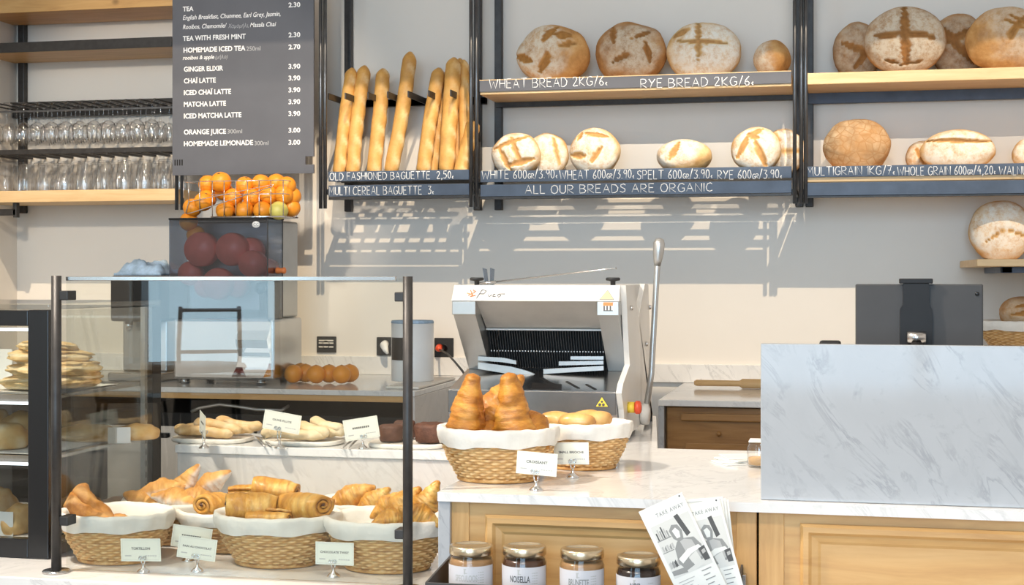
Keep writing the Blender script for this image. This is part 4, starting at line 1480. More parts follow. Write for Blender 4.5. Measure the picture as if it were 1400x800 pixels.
M['spread_tan'] = plain('tan spread', (.36, .20, .085), .3, 0, var=.1)
M['spread_brown'] = plain('hazelnut spread', (.075, .033, .018), .25, 0, var=.1)
M['spread_dark'] = plain('dark spread', (.022, .012, .010), .2, 0, var=.1)
M['gold_lid'] = plain('gold lid', (.72, .60, .42), .26, .95, var=.05)
M['label'] = plain('lilac grey label', (.66, .64, .66), .7, 0, var=.02)
JARS = [(644.5, 'SPECULOOS', 'spread_tan', 'ink_mid', 'tan', 740), (717, 'NOISELLA', 'spread_brown', 'ink', 'brown', 741),
        (796, 'BRUNETTE', 'spread_tan', 'ink_soft', 'caramel', 745), (873, 'NOIR', 'spread_dark', 'ink', 'black', 754)]
for px, word, fill, inkm, colr, ytop in JARS:
    y = 2.795
    k = pxm(y, px)
    R = 30.5 * k
    x = X(px, y)
    zt = Zp(ytop + 5, y, px)
    hgt = zt - zfl
    j = thing('spread_jar', 'glass jar of %s spread labelled %s in the dark tray' % (colr, word.title()), 'jar', (x, y, zfl))
    z0 = zfl + .0006
    zs = zt - .030
    MB().lathe([(R * .9, z0), (R, z0 + .006), (R, zs), (R * .88, zs + .014), (R * .88, zt - .004)], 36, (x, y, 0)).build('glass_body', M['jar_glass'], j)
    MB().lathe([(0, z0 + .004), (R * .93, z0 + .005), (R * .965, z0 + .012), (R * .965, zs - .002), (R * .9, zs + .006), (0, zs + .007)], 32, (x, y, 0)).build('spread', M[fill], j)
    b = MB()
    b.lathe([(R * .96, zt - .017), (R * .985, zt - .0155), (R * .985, zt - .003), (R * .95, zt), (R * .80, zt + .001), (R * .78, zt - .001), (0, zt - .001)], 40, (x, y, 0))
    b.build('lid', M['gold_lid'], j)
    lz1, lz0 = zt - .035, z0 + .012
    b = MB()
    vs, fs = [], []
    N = 24
    for i in range(N + 1):
        a = -PI / 2 - 1.45 + 2.9 * i / N
        for rr in (R * 1.004, R * 1.012):
            for z in (lz0, lz1): vs.append((x + rr * math.cos(a), y + rr * math.sin(a), z))
    for i in range(N):
        q = i * 4
        fs += [[q, q + 1, q + 5, q + 4], [q + 2, q + 6, q + 7, q + 3], [q + 1, q + 3, q + 7, q + 5], [q, q + 4, q + 6, q + 2]]
    b.add(vs, fs, False)
    lb = b.build('paper_label', M['label'], j)

    def cyl(px_, z, l, R=R, x=x, y=y):
        a = -PI / 2 + px_ / R
        rr = R * 1.0135 + l * .3
        return Vector((x + rr * math.cos(a), y + rr * math.sin(a), z))
    b = MB()
    add_text(b, word, cyl, 0, lz1 - (.0225 if word == 'NOIR' else .0285), .0120, width=.0050 * len(word), centre=0, bold=.02)
    b.build('label_word', M[inkm], lb)
    b = MB()
    for q in ((-.004, -.001, .002, .010), (-.003, .0025, .003, .0045), (-.0045, .0005, .010, .0125)):
        xs = [q[0] + (q[1] - q[0]) * t / 2 for t in range(3)]
        v = [cyl(xx, lz1 - .0165 + zz, .0) for xx in xs for zz in (q[2], q[3])]
        b.add(v, [[0, 1, 3, 2], [2, 3, 5, 4]])
    for i in range(6):
        v = [cyl(xx, lz1 - .012 - i * .005 + zz, .0) for xx in (.024, .030, .036) for zz in (0, .0016)]
        b.add(v, [[0, 1, 3, 2], [2, 3, 5, 4]])
    b.build('label_print', M['ink_mid'], lb)

# ------------------------------------------------------------------ take-away leaflets in the tray
def leaflet(tl, tr_, length, y, label, detail, lean, full=True):
    """flat printed card: tl, tr_ top corners in the photo at depth y"""
    A, B = P(*tl, y), P(*tr_, y)
    ux = (B - A).normalized()
    w = (B - A).length
    uz = Vector((ux.z, 0, -ux.x)) * -1
    if uz.z < 0: uz = -uz
    R = Matrix.Rotation(lean, 3, ux)
    uz = R @ uz
    nn = ux.cross(uz)
    if nn.y > 0: nn = -nn
    def fr(x, z, l): return A + ux * x + uz * z + nn * (l + .0006)
    t = thing('leaflet', label, 'leaflet', A + ux * w / 2 - uz * length)
    b = MB()
    for l in (-.0011, -.0001):
        pass
    c = [A, B, B - uz * length, A - uz * length]
    b.add([p + nn * .0005 for p in c] + [p - nn * .0005 for p in c], [[0, 1, 2, 3], [7, 6, 5, 4], [0, 4, 5, 1], [1, 5, 6, 2], [2, 6, 7, 3], [3, 7, 4, 0]])
    b.build('sheet', M['paper'], t)
    def poly(pts, m, lift=.0001, nm='photo_print'):
        b = MB()
        vs = [fr(p[0] * w, -p[1] * w, lift) for p in pts]
        b.add(vs, [list(range(len(pts)))])
        b.build(nm, M[m], t)
    return t, fr, poly, w


def print_leaflet(t, fr, poly, w):
    b = MB()
    add_text(b, 'TAKE AWAY', fr, w * .30, -w * .27, w * .085, width=w * .62, bold=.006, spacing=1.25)
    b.build('title_lettering', M['ink_soft'], t)
    b = MB()
    for i in range(10):
        a = 2 * PI * i / 10
        b.add([fr(w * .92 + w * .02 * math.cos(a + q), -w * .05 + w * .02 * math.sin(a + q), .0001) for q in (0, PI / 5)] + [fr(w * .92, -w * .05, .0001)], [[0, 1, 2]])
    b.build('dot', M['ink'], t)
    poly([(.08, .40), (.95, .40), (.95, 1.56), (.08, 1.56)], 'paper_dim', .00005, 'photo_ground')
    # woman with an apron carrying a tray of bread, shelves of bottles behind
    poly([(.62, .38), (.72, .36), (.80, .82), (.70, .86)], 'ink')
    poly([(.40, .62), (.50, .52), (.62, .56), (.66, .70), (.62, .86), (.50, .90), (.42, .80)], 'ink_soft', .0001)
    poly([(.46, .64), (.55, .60), (.60, .70), (.57, .82), (.49, .82)], 'paper', .00018)
    poly([(.36, 1.00), (.46, .88), (.60, .86), (.82, .92), (.90, 1.12), (.84, 1.40), (.40, 1.50), (.30, 1.30)], 'ink_soft', .00014)
    poly([(.52, .90), (.62, .88), (.76, .96), (.80, 1.35), (.56, 1.40)], 'ink_mid', .00022)
    poly([(.34, 1.22), (.60, 1.10), (.84, 1.10), (.88, 1.17), (.62, 1.22), (.38, 1.34)], 'paper', .00026)
    poly([(.54, 1.28), (.74, 1.20), (.78, 1.52), (.62, 1.54)], 'paper_dim', .0003)
    for i in range(6):
        x = .12 + i * .045
        hh = (.16, .22, .18, .25, .20, .14)[i]
        poly([(x, .72 - hh), (x + .03, .72 - hh), (x + .03, .72), (x, .72)], ('ink', 'ink_mid', 'ink_soft')[i % 3])
    poly([(.09, .72), (.40, .72), (.40, .745), (.09, .745)], 'ink_soft')
    for i in range(5):
        x = .11 + i * .055
        poly([(x, .86 + .05 * (i % 2)), (x + .04, .86), (x + .04, .98), (x, .98)], ('ink_mid', 'ink_soft')[i % 2])
    poly([(.09, .99), (.34, .99), (.34, 1.01), (.09, 1.01)], 'ink_soft')
    for i in range(4):
        poly([(.10 + i * .06, 1.24), (.15 + i * .06, 1.20), (.16 + i * .06, 1.34), (.10 + i * .06, 1.36)], ('ink_mid', 'ink_soft', 'ink')[i % 3])
    poly([(.09, 1.40), (.40, 1.42), (.40, 1.54), (.09, 1.50)], 'ink_soft', .00016)
    poly([(.80, 1.18), (.94, 1.16), (.94, 1.46), (.82, 1.46)], 'ink', .00034)
    poly([(.84, 1.24), (.92, 1.22), (.92, 1.30), (.84, 1.32)], 'ink_mid', .00042)
    for i in range(9):
        poly([(.12, 1.66 + i * .065), (.48 - .05 * (i % 3), 1.66 + i * .065), (.48 - .05 * (i % 3), 1.675 + i * .065), (.12, 1.675 + i * .065)], 'ink_mid', .0001, 'text_line')
    for i in range(6):
        poly([(.66, 1.62 + i * .10), (.88 - .07 * (i % 2), 1.62 + i * .10), (.88 - .07 * (i % 2), 1.64 + i * .10), (.66, 1.64 + i * .10)], 'ink_soft', .0001, 'text_line')


M['paper_dim'] = plain('grey paper', (.70, .69, .65), .8, 0, var=.05)
LG = 'take-away leaflets in the tray'
yb = 2.76
t, fr, poly, w = leaflet((873, 700), (932, 673), .228, yb, 'tilted front leaflet with a photo of a woman in an apron', True, 0.0)
t['group'] = LG
print_leaflet(t, fr, poly, w)
t, fr, poly, w = leaflet((925, 694), (983, 680), .212, yb + .012, 'second leaflet, its printed side half covered by the tilted front leaflet', True, 0.0)
t['group'] = LG
print_leaflet(t, fr, poly, w)
for i, lab in enumerate(('blank-edged leaflet showing just behind the second printed leaflet', 'leaflet in the middle of the sheaf behind the printed ones', 'rearmost leaflet of the sheaf in the tray, farthest to the right')):
    t, fr, poly, w = leaflet((929 + i * 6, 684 + i * 1.5), (988 + i * 4, 679 + i * 2), .206, yb + .022 + i * .008, lab, False, 0.0)
    t['group'] = LG
    poly([(.06, .06), (.94, .06), (.94, .075), (.06, .075)], 'ink_mid', .0001, 'edge_line')

# ------------------------------------------------------------------ bread slicer
Y0 = 3.87
sx0, sx1 = X(620, Y0), X(846, Y0)
def ZS_(py, Y): return Zp(py, Y, 740)
zfoot = ZC + .016
sl = thing('bread_slicer', 'cream and steel bread slicer with a long hand lever on the marble counter', 'bread slicer', ((sx0 + sx1) / 2, Y0 + .25, ZC))
zt_ = ZS_(390, Y0 + .02)
zh = ZS_(431, Y0)
zm = ZS_(412, Y0)
yc, ye = Y0 + .17, Y0 + .46
zcb = ZS_(506, yc)
zb_ = ZS_(534, Y0 - .03)
# base
b = MB()
b.prism([(Y0 - .03, zfoot), (ye, zfoot), (ye, zcb), (yc, zcb), (Y0 - .03, zb_)], 'x', sx0 - .004, sx1)
b.build('base', M['stainless'], sl)
MB().box(sx0 - .006, sx1 - .002, Y0 - .036, Y0 - .0305, ZS_(566, Y0 - .03), zb_ - .001, .002).build('dark_front_band', M['dark_stainless'], sl)
for x in (sx0 + .03, sx1 - .03):
    for y in (Y0 + .02, ye - .04):
        MB().lathe([(.016, ZC + .0004), (.018, ZC + .004), (.014, zfoot)], 16, (x, y, 0)).build('rubber_foot', M['rubber'], sl)
# columns and heads
for xa, xb in ((sx0, X(650, Y0)), (X(818, Y0), sx1 - .001)):
    b = MB()
    b.prism([(Y0, zh), (yc, zcb + .0005), (yc + .12, zcb + .0005), (yc + .12, zt_ - .03), (Y0 + .004, zt_ - .03)], 'x', xa, xb)
    b.build('column', M['alu'], sl)
    MB().box(xa - .003, xb + .002, Y0 - .006, Y0 + .06, zh, zm, .002).build('head_cap', M['slate_light'] if 'slate_light' in M else M['alu'], sl)
b = MB()
b.prism([(Y0 - .008, zm + .001), (Y0 + .02, zt_), (ye - .05, zt_), (ye - .05, zt_ - .05), (Y0 + .06, zm + .001)], 'x', sx0 - .003, sx1 + .001)
b.build('hood', M['cream'], sl)
xi0, xi1 = X(651, Y0), X(817, Y0)
zl = ZS_(450, Y0 + .12)
b = MB().prism([(Y0 + .002, zm), (Y0 + .008, zm), (Y0 + .126, zl), (Y0 + .12, zl)], 'x', xi0, xi1)
b.build('sloping_guard', M['soft_steel'], sl)
MB().box(xi0, xi1, Y0 + .113, Y0 + .127, zl - .004, zl + .001, .001).build('guard_lip', M['cream'], sl)
MB().box(xi0, xi1, yc + .10, yc + .13, zcb + .001, zt_ - .051).build('inner_back', M['black'], sl)
b = MB()
nb = 46
for i in range(nb):
    x = xi0 + .004 + (xi1 - xi0 - .008) * i / (nb - 1)
    b.prism([(Y0 + .130, zl - .001), (Y0 + .142, zl - .001), (yc + .03, zcb + .003), (yc + .018, zcb + .003)], 'x', x - .0009, x + .0009)
b.build('blade_set', M['tablet'], sl)
b = MB()
zd = ZS_(480.5, Y0 + .14)
for i in range(40):
    x = xi0 + .008 + (xi1 - xi0 - .016) * i / 39
    b.box(x - .0013, x + .0013, Y0 + .145, Y0 + .1475, zd - .0016, zd + .0016)
b.build('blade_pins', M['white'], sl)
# bread pushers: pale fingers left and right
yf = Y0 + .138
for pts in ([(655, 487), (690, 489), (707, 493), (707, 498), (688, 495), (655, 492.5)],
            [(655, 495), (700, 501), (722, 507), (739, 514), (738, 519), (702, 512), (655, 504)],
            [(781, 487), (826, 487), (826, 491.5), (781, 491.5)], [(765, 494), (826, 493), (826, 498), (765, 499.5)],
            [(744, 504.5), (826, 500), (826, 506), (744, 511)]):
    MB().prism([(P(a, c, yf).x, P(a, c, yf).z) for a, c in pts], 'y', yf - .012, yf).build('bread_guide', M['alu'], sl)
# table with slots
def on_table(px, py):
    d = ray(px, py)
    # plane through (Y0-.03, zb_) and (yc, zcb)
    m = (zcb - zb_) / (yc - Y0 + .03)
    t = (zb_ - EYE - m * (Y0 - .03)) / (d.z - m * d.y)
    return Vector((d.x * t, d.y * t, EYE + d.z * t))
b = MB()
for q in ([(738, 517), (741, 516), (760, 526.5), (757, 527)], [(773, 522), (776, 521.5), (793, 531), (789, 531)], [(800, 526), (803, 525.5), (816, 532.5), (812, 532.5)], [(727, 524), (768, 526), (768, 532.5), (726, 532.5)]):
    v = [on_table(*p) for p in q]
    b.add([p + Vector((0, 0, .0012)) for p in v] + [p - Vector((0, 0, .004)) for p in v], [[0, 1, 2, 3], [4, 7, 6, 5], [0, 4, 5, 1], [1, 5, 6, 2], [2, 6, 7, 3], [3, 7, 4, 0]])
b.build('table_slot', M['black'], sl)
# right side plate with its fin
def zs(py, Y): return Zp(py, Y, 860)
pl_ = [(3.89, 390), (4.03, 390), (4.147, 433), (4.28, 388), (4.36, 389), (4.44, 545), (4.46, 588)]
poly = [(y, zs(p, y)) for y, p in pl_] + [(4.46, zfoot + .004), (3.88, zfoot - .006), (3.85, zs(560, 3.85)), (3.81, zs(538, 3.81)), (3.84, zs(525, 3.84)), (3.966, zs(499, 3.966)), (3.93, zs(450, 3.93))]
b = MB().prism(poly, 'x', sx1 + .0012, sx1 + .016)
sp = b.build('side_plate', M['cream'], sl)
for y, p in ((3.98, 421), (4.38, 420), (4.3, 470)):
    MB().lathe([(0, 0), (.007, 0), (.006, .006), (0, .007)], 14, (sx1 + .0162, y, zs(p, y)), M=Matrix.Rotation(PI / 2, 4, 'Y')).build('bolt', M['chrome'], sl)
# emergency stop
c = Vector((sx1 + .0162, 3.93, zs(557, 3.93)))
MB().lathe([(0, 0), (.015, 0), (.015, .018), (0, .018)], 20, c, M=Matrix.Rotation(PI / 2, 4, 'Y')).build('stop_collar', M['yellow'], sl)
MB().lathe([(0, .0182), (.013, .0182), (.018, .022), (.018, .032), (.012, .036), (0, .037)], 20, c, M=Matrix.Rotation(PI / 2, 4, 'Y')).build('stop_button', M['red'], sl)
# lever
Yv = 4.20
pv, tp = P(874, 566, Yv), P(900, 347, Yv)
pv.x = max(pv.x, sx1 + .028)
MB().lathe([(0, -.011), (.030, -.011), (.032, -.004), (.030, .010), (0, .012)], 24, pv, sx=1, sy=1.35, M=Matrix.Rotation(PI / 2, 4, 'Y')).build('lever_hub', M['cream'], sl)
MB().tube([pv, pv.lerp(tp, .25) + Vector((.008, 0, 0)), pv.lerp(tp, .9), tp], .0085, 12).build('lever', M['alu'], sl)
dv = (tp - pv).normalized()
MB().tube([tp - dv * .035, tp - dv * .02, tp + dv * .005, tp + dv * .03, tp + dv * .042, tp + dv * .046], [.009, .012, .016, .0165, .012, .002], 18).build('lever_knob', M['alu'], sl)
# top knobs, rod, clip
for px in (652, 838):
    c = P(px, 390, Y0 + .05)
    MB().lathe([(.007, zt_ + .0002), (.007, zt_ + .010), (.008, zt_ + .011), (.019, zt_ + .013), (.020, zt_ + .018), (.017, zt_ + .021), (0, zt_ + .021)], 20, (c.x, c.y, 0)).build('clamp_knob', M['rubber'], sl)
A, B = P(656, 388, Y0 + .02), P(843, 366.5, Y0 + .02)
b = MB().tube([A, A.lerp(B, .12)], .0042, 8)
b.tube([A.lerp(B, .12), A.lerp(B, .98), B], [.0024, .0018, .003], 8)
A.z = max(A.z, zt_ + .004)
bw = b.build('knife', M['stainless'], None, A)
tag(bw, 'long thin blade resting slanted on top of the bread slicer', 'knife')
b = MB()
cc = P(668, 388, Y0 + .10)
for dx, tl in ((-.010, -.006), (.004, .002)):
    b.prism([(cc.x + dx, zt_ + .0005), (cc.x + dx + .010, zt_ + .0005), (cc.x + dx + .011 + tl, zt_ + .044), (cc.x + dx - .002 + tl, zt_ + .048)], 'y', cc.y, cc.y + .003)
b.box(cc.x - .012, cc.x + .016, cc.y - .006, cc.y + .008, zt_ + .0003, zt_ + .004)
tag(b.build('plastic_clip', M['smoke'], None, (cc.x, cc.y, zt_)), 'small clear plastic clip standing on the left of the slicer hood', 'clip')
# stickers and maker's script
def hood_frame(x, z, l):           # leaning front of the hood
    t = (z - zm - .001) / (zt_ - zm - .001)
    return Vector((x, Y0 - .0086 + .028 * t - l - .0006, z))
b = MB()
for pl_ in ([(652, 408), (658, 396), (664, 398), (661, 402), (656, 402)], [(667, 403), (669, 406), (672, 403)], [(677, 402), (674, 403), (674, 406), (678, 405)], [(682, 402), (680, 404), (682, 406.5), (685, 404), (682, 402), (690, 402)]):
    pts = [hood_frame(X(p[0], Y0), Zp(p[1], Y0), 0) for p in pl_]
    b.tube(pts, .0011, 5)
b.build('script_lettering', M['ink'], sl)
b = MB()
for pl_ in ([(640, 404), (648, 400), (645, 396), (650, 399)], [(638, 401), (646, 403), (643, 406), (650, 404)], [(642, 397), (647, 405)]):
    b.tube([hood_frame(X(p[0], Y0), Zp(p[1], Y0), 0) for p in pl_], .0013, 5)
b.build('orange_flourish', M['orange_print'], sl)
def tri(cx, yb, yt, hw, fr, m, nm):
    b = MB()
    q = [(cx - hw, yb), (cx + hw, yb), (cx, yt)]
    v = [fr(X(p[0], Y0), Zp(p[1], Y0), 0) for p in q]
    v2 = [p + Vector((0, -.0004, 0)) for p in v]
    b.add(v + v2, [[0, 1, 2], [3, 4, 5], [0, 1, 4, 3], [1, 2, 5, 4], [2, 0, 3, 5]])
    return b.build(nm, M[m], sl)
M['yellow_pale'] = plain('pale yellow', (.85, .74, .30), .45, 0, var=.02)
tri(830, 409.5, 396, 10.5, hood_frame, 'ink_soft', 'warning_sticker')
tri(830, 408.6, 397.6, 8.8, lambda x, z, l: hood_frame(x, z, .0006), 'yellow_pale', 'warning_sticker')
band = lambda x, z, l: Vector((x * (Y0 - .037) / Y0, Y0 - .0368 - l, EYE + (z - EYE) * (Y0 - .037) / Y0))
band2 = lambda x, z, l: Vector((x * (Y0 - .037) / Y0, Y0 - .0374 - l, EYE + (z - EYE) * (Y0 - .037) / Y0))
band3 = lambda x, z, l: Vector((x * (Y0 - .037) / Y0, Y0 - .0380 - l, EYE + (z - EYE) * (Y0 - .037) / Y0))
tri(823, 554.5, 539, 10, band, 'ink', 'warning_sticker')
tri(823, 553.6, 540.8, 8.4, band2, 'yellow', 'warning_sticker')
b = MB()
for q in ((820, 551, 2.0), (825, 551, 2.0), (823, 547, 1.6)):
    c = band3(X(q[0], Y0), Zp(q[1], Y0), 0)
    b.lathe([(0, -.0002), (q[2] * pxm(Y0), -.0002), (q[2] * pxm(Y0), .0002), (0, .0002)], 12, c, M=Matrix.Rotation(PI / 2, 4, 'X'))
b.build('warning_symbol', M['ink'], sl)
cap = lambda x, z, l: Vector((x, Y0 - .0066 - l, z))
b = MB()
def flat(mb, px0, px1, py0, py1, y, t=.0004):
    mb.box(X(px0, y), X(px1, y), y - t, y, Zp(py1, y), Zp(py0, y))
yk = Y0 - .0064
flat(b, 824, 838.5, 412.8, 425, yk)
b.build('instruction_sticker', M['paper'], sl)
b = MB(); flat(b, 824.5, 838, 413, 417.5, yk - .0005); b.build('sticker_heading', M['orange_print'], sl)
b = MB()
for a in (825, 829, 833.5): flat(b, a, a + 2, 417.6, 423.5, yk - .0005)
flat(b, 824.5, 838, 423.6, 424.8, yk - .0005)
b.build('sticker_figures', M['ink'], sl)

# ------------------------------------------------------------------ display deck, riser, glass screen
YDF, YR = 2.84, 3.62
dk = MB().box(-3.3, sxl - .002, YDF, YR - .001, ZD - .03, ZD, .003)
dko = thing('display_counter', 'low white marble display counter under the pastry baskets', 'counter', (-1.4, YDF, 0))
dk.build('marble_top', M['marble'], dko)
MB().box(-3.3, sxl - .003, YDF + .01, YR - .01, 0, ZD - .0305, .002).build('base_front', M['marble'], dko)
ZR = EYE - .450
rsx0 = X(241, YR)
rs = thing('display_riser', 'raised marble step behind the baskets carrying the plates of flutes', 'riser', (-1.3, YR, 0))
MB().box(rsx0 - .004, sxl - .002, YR, YR + .31, ZR - .022, ZR, .002).build('marble_top', M['marble'], rs)
MB().box(rsx0, sxl - .003, YR + .006, YR + .30, 0, ZR - .0225, .002).build('marble_front', M['marble_warm'], rs)

YG = 2.905
gs = thing('glass_screen', 'clear glass sneeze screen on dark posts in front of the pastry baskets', 'glass screen', (X(315, YG), YG, ZD))
zrt = Zp(380, YG, 320)
gl0, gl1 = X(84, YG), X(547.5, YG)
MB().box(gl0, gl1, YG + .020, YG + .026, ZD + .004, zrt - .001).build('glass_pane', M['glass'], gs)
MB().box(gl0 + .0, X(537, YG), YG + .017, YG + .029, zrt - .006, zrt + .003, .001).build('top_rail', M['stainless'], gs)
for px, top in ((77, 377), (557.5, 378)):
    x = X(px, YG)
    k = pxm(YG, px)
    b = MB().tube([(x, YG, ZD + .006), (x, YG, Zp(top, YG, px))], 6.8 * k, 18)
    po = b.build('post', M['steel'], gs)
    MB().lathe([(0, ZD + .0005), (.030, ZD + .0005), (.030, ZD + .004), (.028, ZD + .006), (0, ZD + .006)], 24, (x, YG, 0)).build('foot_plate', M['stainless'], gs)
    for py in ((404, 712) if px < 300 else (406, 731)):
        s = 1 if px < 300 else -1
        z = Zp(py, YG, px)
        MB().box(x + s * 5 * k, x + s * 18.5 * k, YG - .004, YG + .034, z - 6.5 * k, z + 6.5 * k, .002).build('glass_clamp', M['steel'], gs)

# ------------------------------------------------------------------ baskets
def make_basket(rx, ry, h, seed):
    """oval basket, rim at z = h; returns root"""
    r = thing('pastry_basket', None, 'basket')
    NT_, rows, sub = 44, 16, 4
    n = NT_ * 5
    vs, fs, at = [], [], []
    hb = h
    m = rows * sub + 1
    rnd = random.Random(seed)
    jit = [rnd.uniform(-.0012, .0012) for _ in range(rows + 1)]
    prof = lambda t: .70 + .32 * math.sin(min(1, t * 1.02) * PI / 2)
    for i in range(m):
        row, fr_ = divmod(i, sub)
        t = i / (m - 1)
        z = .004 + t * (hb - .004)
        round_ = math.sin(PI * (fr_ / sub)) ** .7 if row < rows else 0
        for k in range(n):
            a = 2 * PI * k / n
            w = math.cos(NT_ / 2 * a + PI * row)
            f = prof(t)
            d = .0030 * round_ + .0036 * w * (.15 + .85 * round_) - .002 + jit[min(row, rows)]
            vs.append(((rx * f + d) * math.cos(a), (ry * f + d) * math.sin(a), z + .0012 * noise.noise(Vector((math.cos(a) * 3, math.sin(a) * 3, row + seed)))))
            at.append((.25 + .75 * max(0, w)) * round_ * (.6 + .4 * ((row * 7 + k // 10 * 5) % 5) / 4))  # shade painted into the weave gaps; strand tone varies as well
    for i in range(m - 1):
        for k in range(n):
            k2 = (k + 1) % n
            fs.append([i * n + k, i * n + k2, (i + 1) * n + k2, (i + 1) * n + k])
    fs.append(list(range(n))[::-1])
    b = MB().add(vs, fs, True, at)
    # foot coil
    b.tube([(rx * .71 * math.cos(2 * PI * k / 40), ry * .71 * math.sin(2 * PI * k / 40), .0052) for k in range(41)], .005, 6)
    b.build('wicker_body', M['wicker'], r)
    # linen liner: hem outside, rolled over the rim, bowl inside
    N = 96
    hem = .026
    pr = [(1.015, -hem, .0022), (1.03, -hem * .5, .004), (1.035, -.008, .005), (1.045, .004, .005), (1.035, .012, .003), (.985, .013, .002), (.94, .004, .001), (.90, -.014, .0), (.82, -.030, .0), (.6, -.040, 0), (.3, -.042, 0), (.0, -.042, 0)]
    vs, fs = [], []
    for j, (f, dz, wv) in enumerate(pr):
        for k in range(N):
            a = 2 * PI * k / N
            q = Vector((math.cos(a) * 2.2, math.sin(a) * 2.2, seed * 1.3))
            wob = noise.noise(q * 2.0) + .6 * noise.noise(q * 5.0)
            ff = f * (prof(1.0) if j > 1 else prof(1 + dz / hb)) / prof(1.0) * prof(1.0)
            dd = wv * wob + .004
            zz = hb + dz + (.007 * noise.noise(q * 1.3) if j == 0 else .003 * noise.noise(q * 2.5) if j < 8 else 0)
            vs.append(((rx * ff + dd * (1 if j < 6 else 0)) * math.cos(a), (ry * ff + dd * (1 if j < 6 else 0)) * math.sin(a), zz))
    for j in range(len(pr) - 1):
        for k in range(N):
            k2 = (k + 1) % N
            fs.append([j * N + k, j * N + k2, (j + 1) * N + k2, (j + 1) * N + k])
    MB().add(vs, fs, True).build('linen_liner', M['linen'], r)
    return r


BH = .104
bk = Proto(make_basket(.128, .112, BH, 1))
BGRP = 'linen-lined wicker pastry baskets'
def basket(px, py, label, z=ZD, scale=1.0, rot=0.0):
    """px, py: where the middle of the basket's foot stands"""
    c = PZ(px, py, z)
    s = scale if isinstance(scale, (tuple, list)) else (scale,) * 3
    bk.put((c.x, c.y, z + .0004), (0, 0, rot), label, BGRP, s)
    return Vector((c.x, c.y, z + .0004 + (BH - .040) * s[2])), s


# ------------------------------------------------------------------ pastries
def croissant_mesh(L, R, bend, steps=4.2, seed=0, n=26, m=54, blunt=.16, twist=.25, flat=.92, sugar=0.0, peak=.5):
    off = Vector((seed * 2.7, seed, seed * 1.9))
    pts = []
    for i in range(m + 1):
        t = i / m * 2 - 1
        a = t * bend
        if bend > .02: pts.append(Vector((math.sin(a) / math.sin(bend) * L / 2, -(1 - math.cos(a)) / math.sin(bend) * L / 2, 0)))
        else: pts.append(Vector((t * L / 2, 0, 0)))

    def rad(i, t, an):
        q = (t - peak) / (1 - peak) if t > peak else (peak - t) / peak
        e = (blunt + (1 - blunt) * (1 - q ** 1.25)) * min(1, ((1 - q) / .04) ** .5 if q > .96 else 1) if q < 1 else .05
        ph = (q + .11 * noise.noise(Vector((t * 4, math.cos(an) * 1.1, math.sin(an) * 1.1 + seed)))) * steps + twist * math.cos(an) * (1 if t > .5 else -1)
        saw = ph - math.floor(ph)
        st = (1 - saw) ** .8 if saw > .12 else saw / .12
        return R * e * (.91 + .11 * st + .016 * math.sin(q * 70 + 3 * noise.noise(Vector((t * 9, math.cos(an) * 2, seed)))) + .19 * noise.noise(Vector((math.cos(an) * 1.3, math.sin(an) * 1.3, t * 7)) + off) + .03 * noise.noise(Vector((math.cos(an) * 5, math.sin(an) * 5, t * 26)) + off))

    def tone(i, t, an):
        q = (t - peak) / (1 - peak) if t > peak else (peak - t) / peak
        ph = q * steps + twist * math.cos(an) * (1 if t > .5 else -1)
        saw = ph - math.floor(ph)
        if sugar: return sugar * max(0, min(1, .75 - 1.3 * max(0, q - .7) + 1.5 * math.cos(an - PI / 2) + .5 * noise.noise(Vector((t * 6, math.cos(an) * 2, 0)) + off)))
        return max(0, .8 - abs(saw - .05) * 5) * .45 + .9 * max(0, noise.noise(Vector((math.cos(an) * 2, math.sin(an) * 2, t * 11)) + off))
    return MB().tube(pts, rad, n, True, True, tone, flat=flat)


def pastry(mb, name, matname, loc, rot, label, cat, group):
    o = mb.build(name, M[matname], None, (0, 0, 0))
    o.rotation_euler = rot
    o.location = loc
    return tag(o, label, cat, group)


def rest(o, z):                  # let a rotated mesh sit with its lowest point on z
    Rm = o.rotation_euler.to_matrix()
    lo = min((Rm @ v.co).z for v in o.data.vertices)
    o.location.z = z - lo
    return o


def at_px(px, py, y, zoff=0):
    c = P(px, py, y)
    return (c.x, c.y, c.z + zoff)


# --- croissants on the counter ---
c1_, s_ = basket(681, 655.5, 'wicker basket on the counter piled with big upright croissants', ZC, (.95, .95, 1.0))
CG = 'big croissants on the counter'
yb_ = c1_.y
pastry(croissant_mesh(.20, .050, .10, 3.2, 1, blunt=.30, peak=.34), 'croissant', 'croissant', at_px(638, 573, yb_ - .035), (.15, -PI / 2 + .14, .35), 'tall upright croissant at the left of the counter basket', 'croissant', CG)
pastry(croissant_mesh(.20, .051, .10, 3.4, 2, blunt=.30, peak=.34), 'croissant', 'croissant', at_px(702, 573, yb_ - .045), (-.1, -PI / 2 - .10, -.3), 'tall upright croissant at the front right of the counter basket', 'croissant', CG)
pastry(croissant_mesh(.20, .046, .35, 4.0, 3), 'croissant', 'croissant', at_px(676, 562, yb_ + .045), (.3, -.95, .5), 'croissant leaning in the middle behind the two tall ones', 'croissant', CG)
pastry(croissant_mesh(.13, .040, .25, 3.4, 4), 'croissant', 'croissant', at_px(729, 586, yb_ + .0), (.2, .75, -.5), 'croissant lying low at the right rim of the counter basket', 'croissant', CG)
pastry(croissant_mesh(.15, .034, .15, 4.0, 5), 'croissant', 'croissant', at_px(671, 595, yb_ + .0), (.2, .2, .5), 'small piece of croissant deep between the two tall ones', 'croissant', CG)
